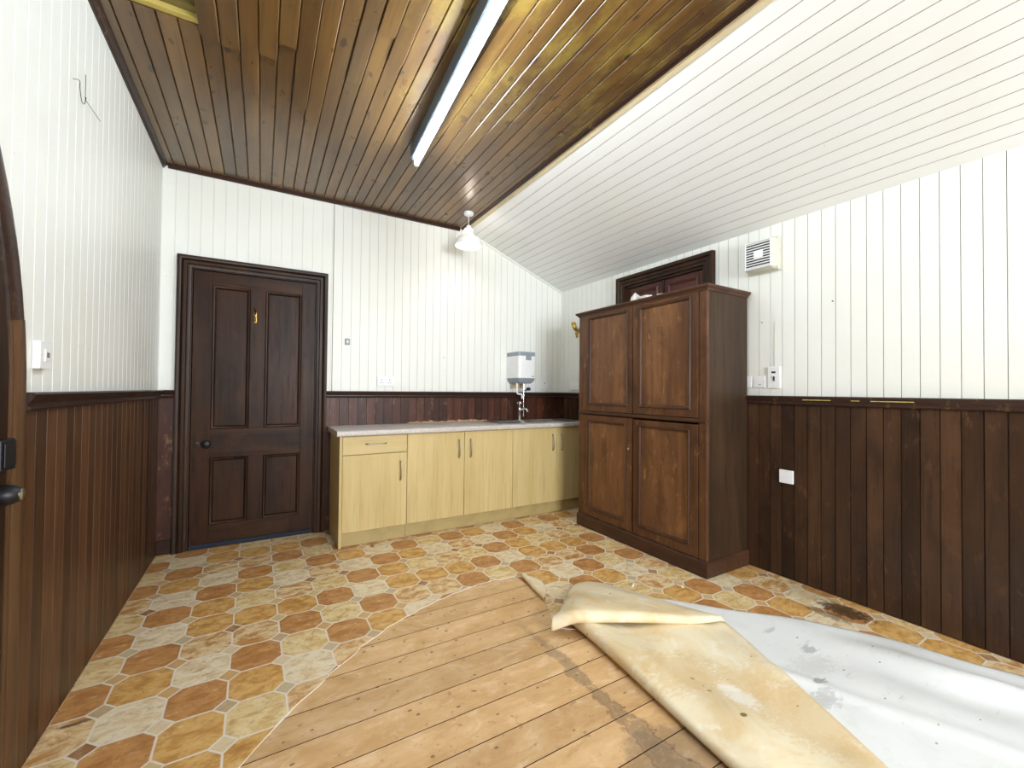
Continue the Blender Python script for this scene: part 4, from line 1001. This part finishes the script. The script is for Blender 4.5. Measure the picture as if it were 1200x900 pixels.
w = lamp('window_fill_light', 'AREA', ((WX0 + WX1) / 2, YF - .10, (WZ0 + WZ1) / 2), 270, (.89, .945, 1.), shape='RECTANGLE', size=WX1 - WX0, size_y=WZ1 - WZ0)  # added fill light at the unseen window, evens out the room
w.rotation_euler = (PI / 2, 0, 0)

# ------------------------------------------------------------------ small things
bm = crumple(21, .016, .013, .020); tag(obj('dry_scrap', bm, 'leaf', None, 20, (.73, 3.27, .001)), 'small brown crumpled scrap on the tiles by the plinth', 'scrap')
for i, (x, y, a, lab) in enumerate([(1.955, 1.85, .5, 'white scrap of paper on the tiles beyond the fold'), (2.20, 1.70, 1.6, 'white scrap of paper on the tiles by the wardrobe corner')]):
    bm = bmesh.new(); pts = [(-.022, -.006, .0), (-.006, -.010, .006), (.010, -.004, .002), (.026, -.008, .009)]
    loft(bm, [[Vector(p) for p in pts], [Vector((p[0] * .9, p[1] + .013, p[2] * .6 + .002)) for p in pts]])
    o = solid(obj('paper_scrap', bm, 'paper', None, 60, (x, y, .0015)), .0008, 1); o.rotation_euler = (0, 0, a); tag(o, lab, 'scrap', 'paper scraps on the floor')
bm = bmesh.new(); xw = XL + .006
tube(bm, bez([(xw, 2.18, 2.325), (xw + .012, 2.20, 2.335), (xw + .004, 2.235, 2.325), (xw, 2.27, 2.295), (xw, 2.30, 2.30), (xw, 2.315, 2.335)], 5), .0013, 6)
tube(bm, [(xw - .004, 2.322, 2.43), (xw - .004, 2.322, 2.33), (xw + .01, 2.45, 2.315)], .0011, 6)
tag(obj('bent_wire', bm, 'iron', smooth=60), 'thin bent wire hooked on the left wall', 'wire')
def nail(x, y, z, ax, lab):
    bm = bmesh.new(); lathe(bm, [(.0035, .0), (.0035, -.006), (0, -.006)], (0, 0, 0), ax, 10)
    tag(obj('nail', bm, 'iron', None, 40, (x, y, z)), lab, 'nail', 'nails in the white walls')
nail(1.499, YB, 1.488, 'y', 'dark nail in the back wall above the double cabinet')
nail(XR, 1.602, 1.653, 'x', 'dark nail in the right wall below the fan')
nail(XR, 1.190, 1.725, 'x', 'dark nail in the right wall well to the right of the fan')

# ------------------------------------------------------------------ camera, world, view
cam = bpy.data.cameras.new('camera'); co = bpy.data.objects.new('camera', cam); C.objects.link(co)
cam.sensor_width = 36; cam.lens = 36 * 496.28 / 1200; cam.clip_start = .02
co.matrix_world = Matrix.Translation((0, 0, 1.18)) @ Matrix.Rotation(-.5331, 4, 'Z') @ Matrix.Rotation(PI / 2 + .0148, 4, 'X') @ Matrix.Rotation(.0092, 4, 'Z')
S = bpy.context.scene; S.camera = co
wld = bpy.data.worlds.new('daylight'); S.world = wld; wld.use_nodes = True
wld.node_tree.nodes['Background'].inputs[0].default_value = (.75, .85, 1, 1); wld.node_tree.nodes['Background'].inputs[1].default_value = .2
S.view_settings.view_transform = 'Standard'; S.view_settings.look = 'None'; S.view_settings.gamma = 1; S.view_settings.use_curve_mapping = False
S.view_settings.exposure = .4
try:
    S.cycles.use_denoising = True; S.cycles.max_bounces = 10; S.cycles.diffuse_bounces = 6
except Exception: pass
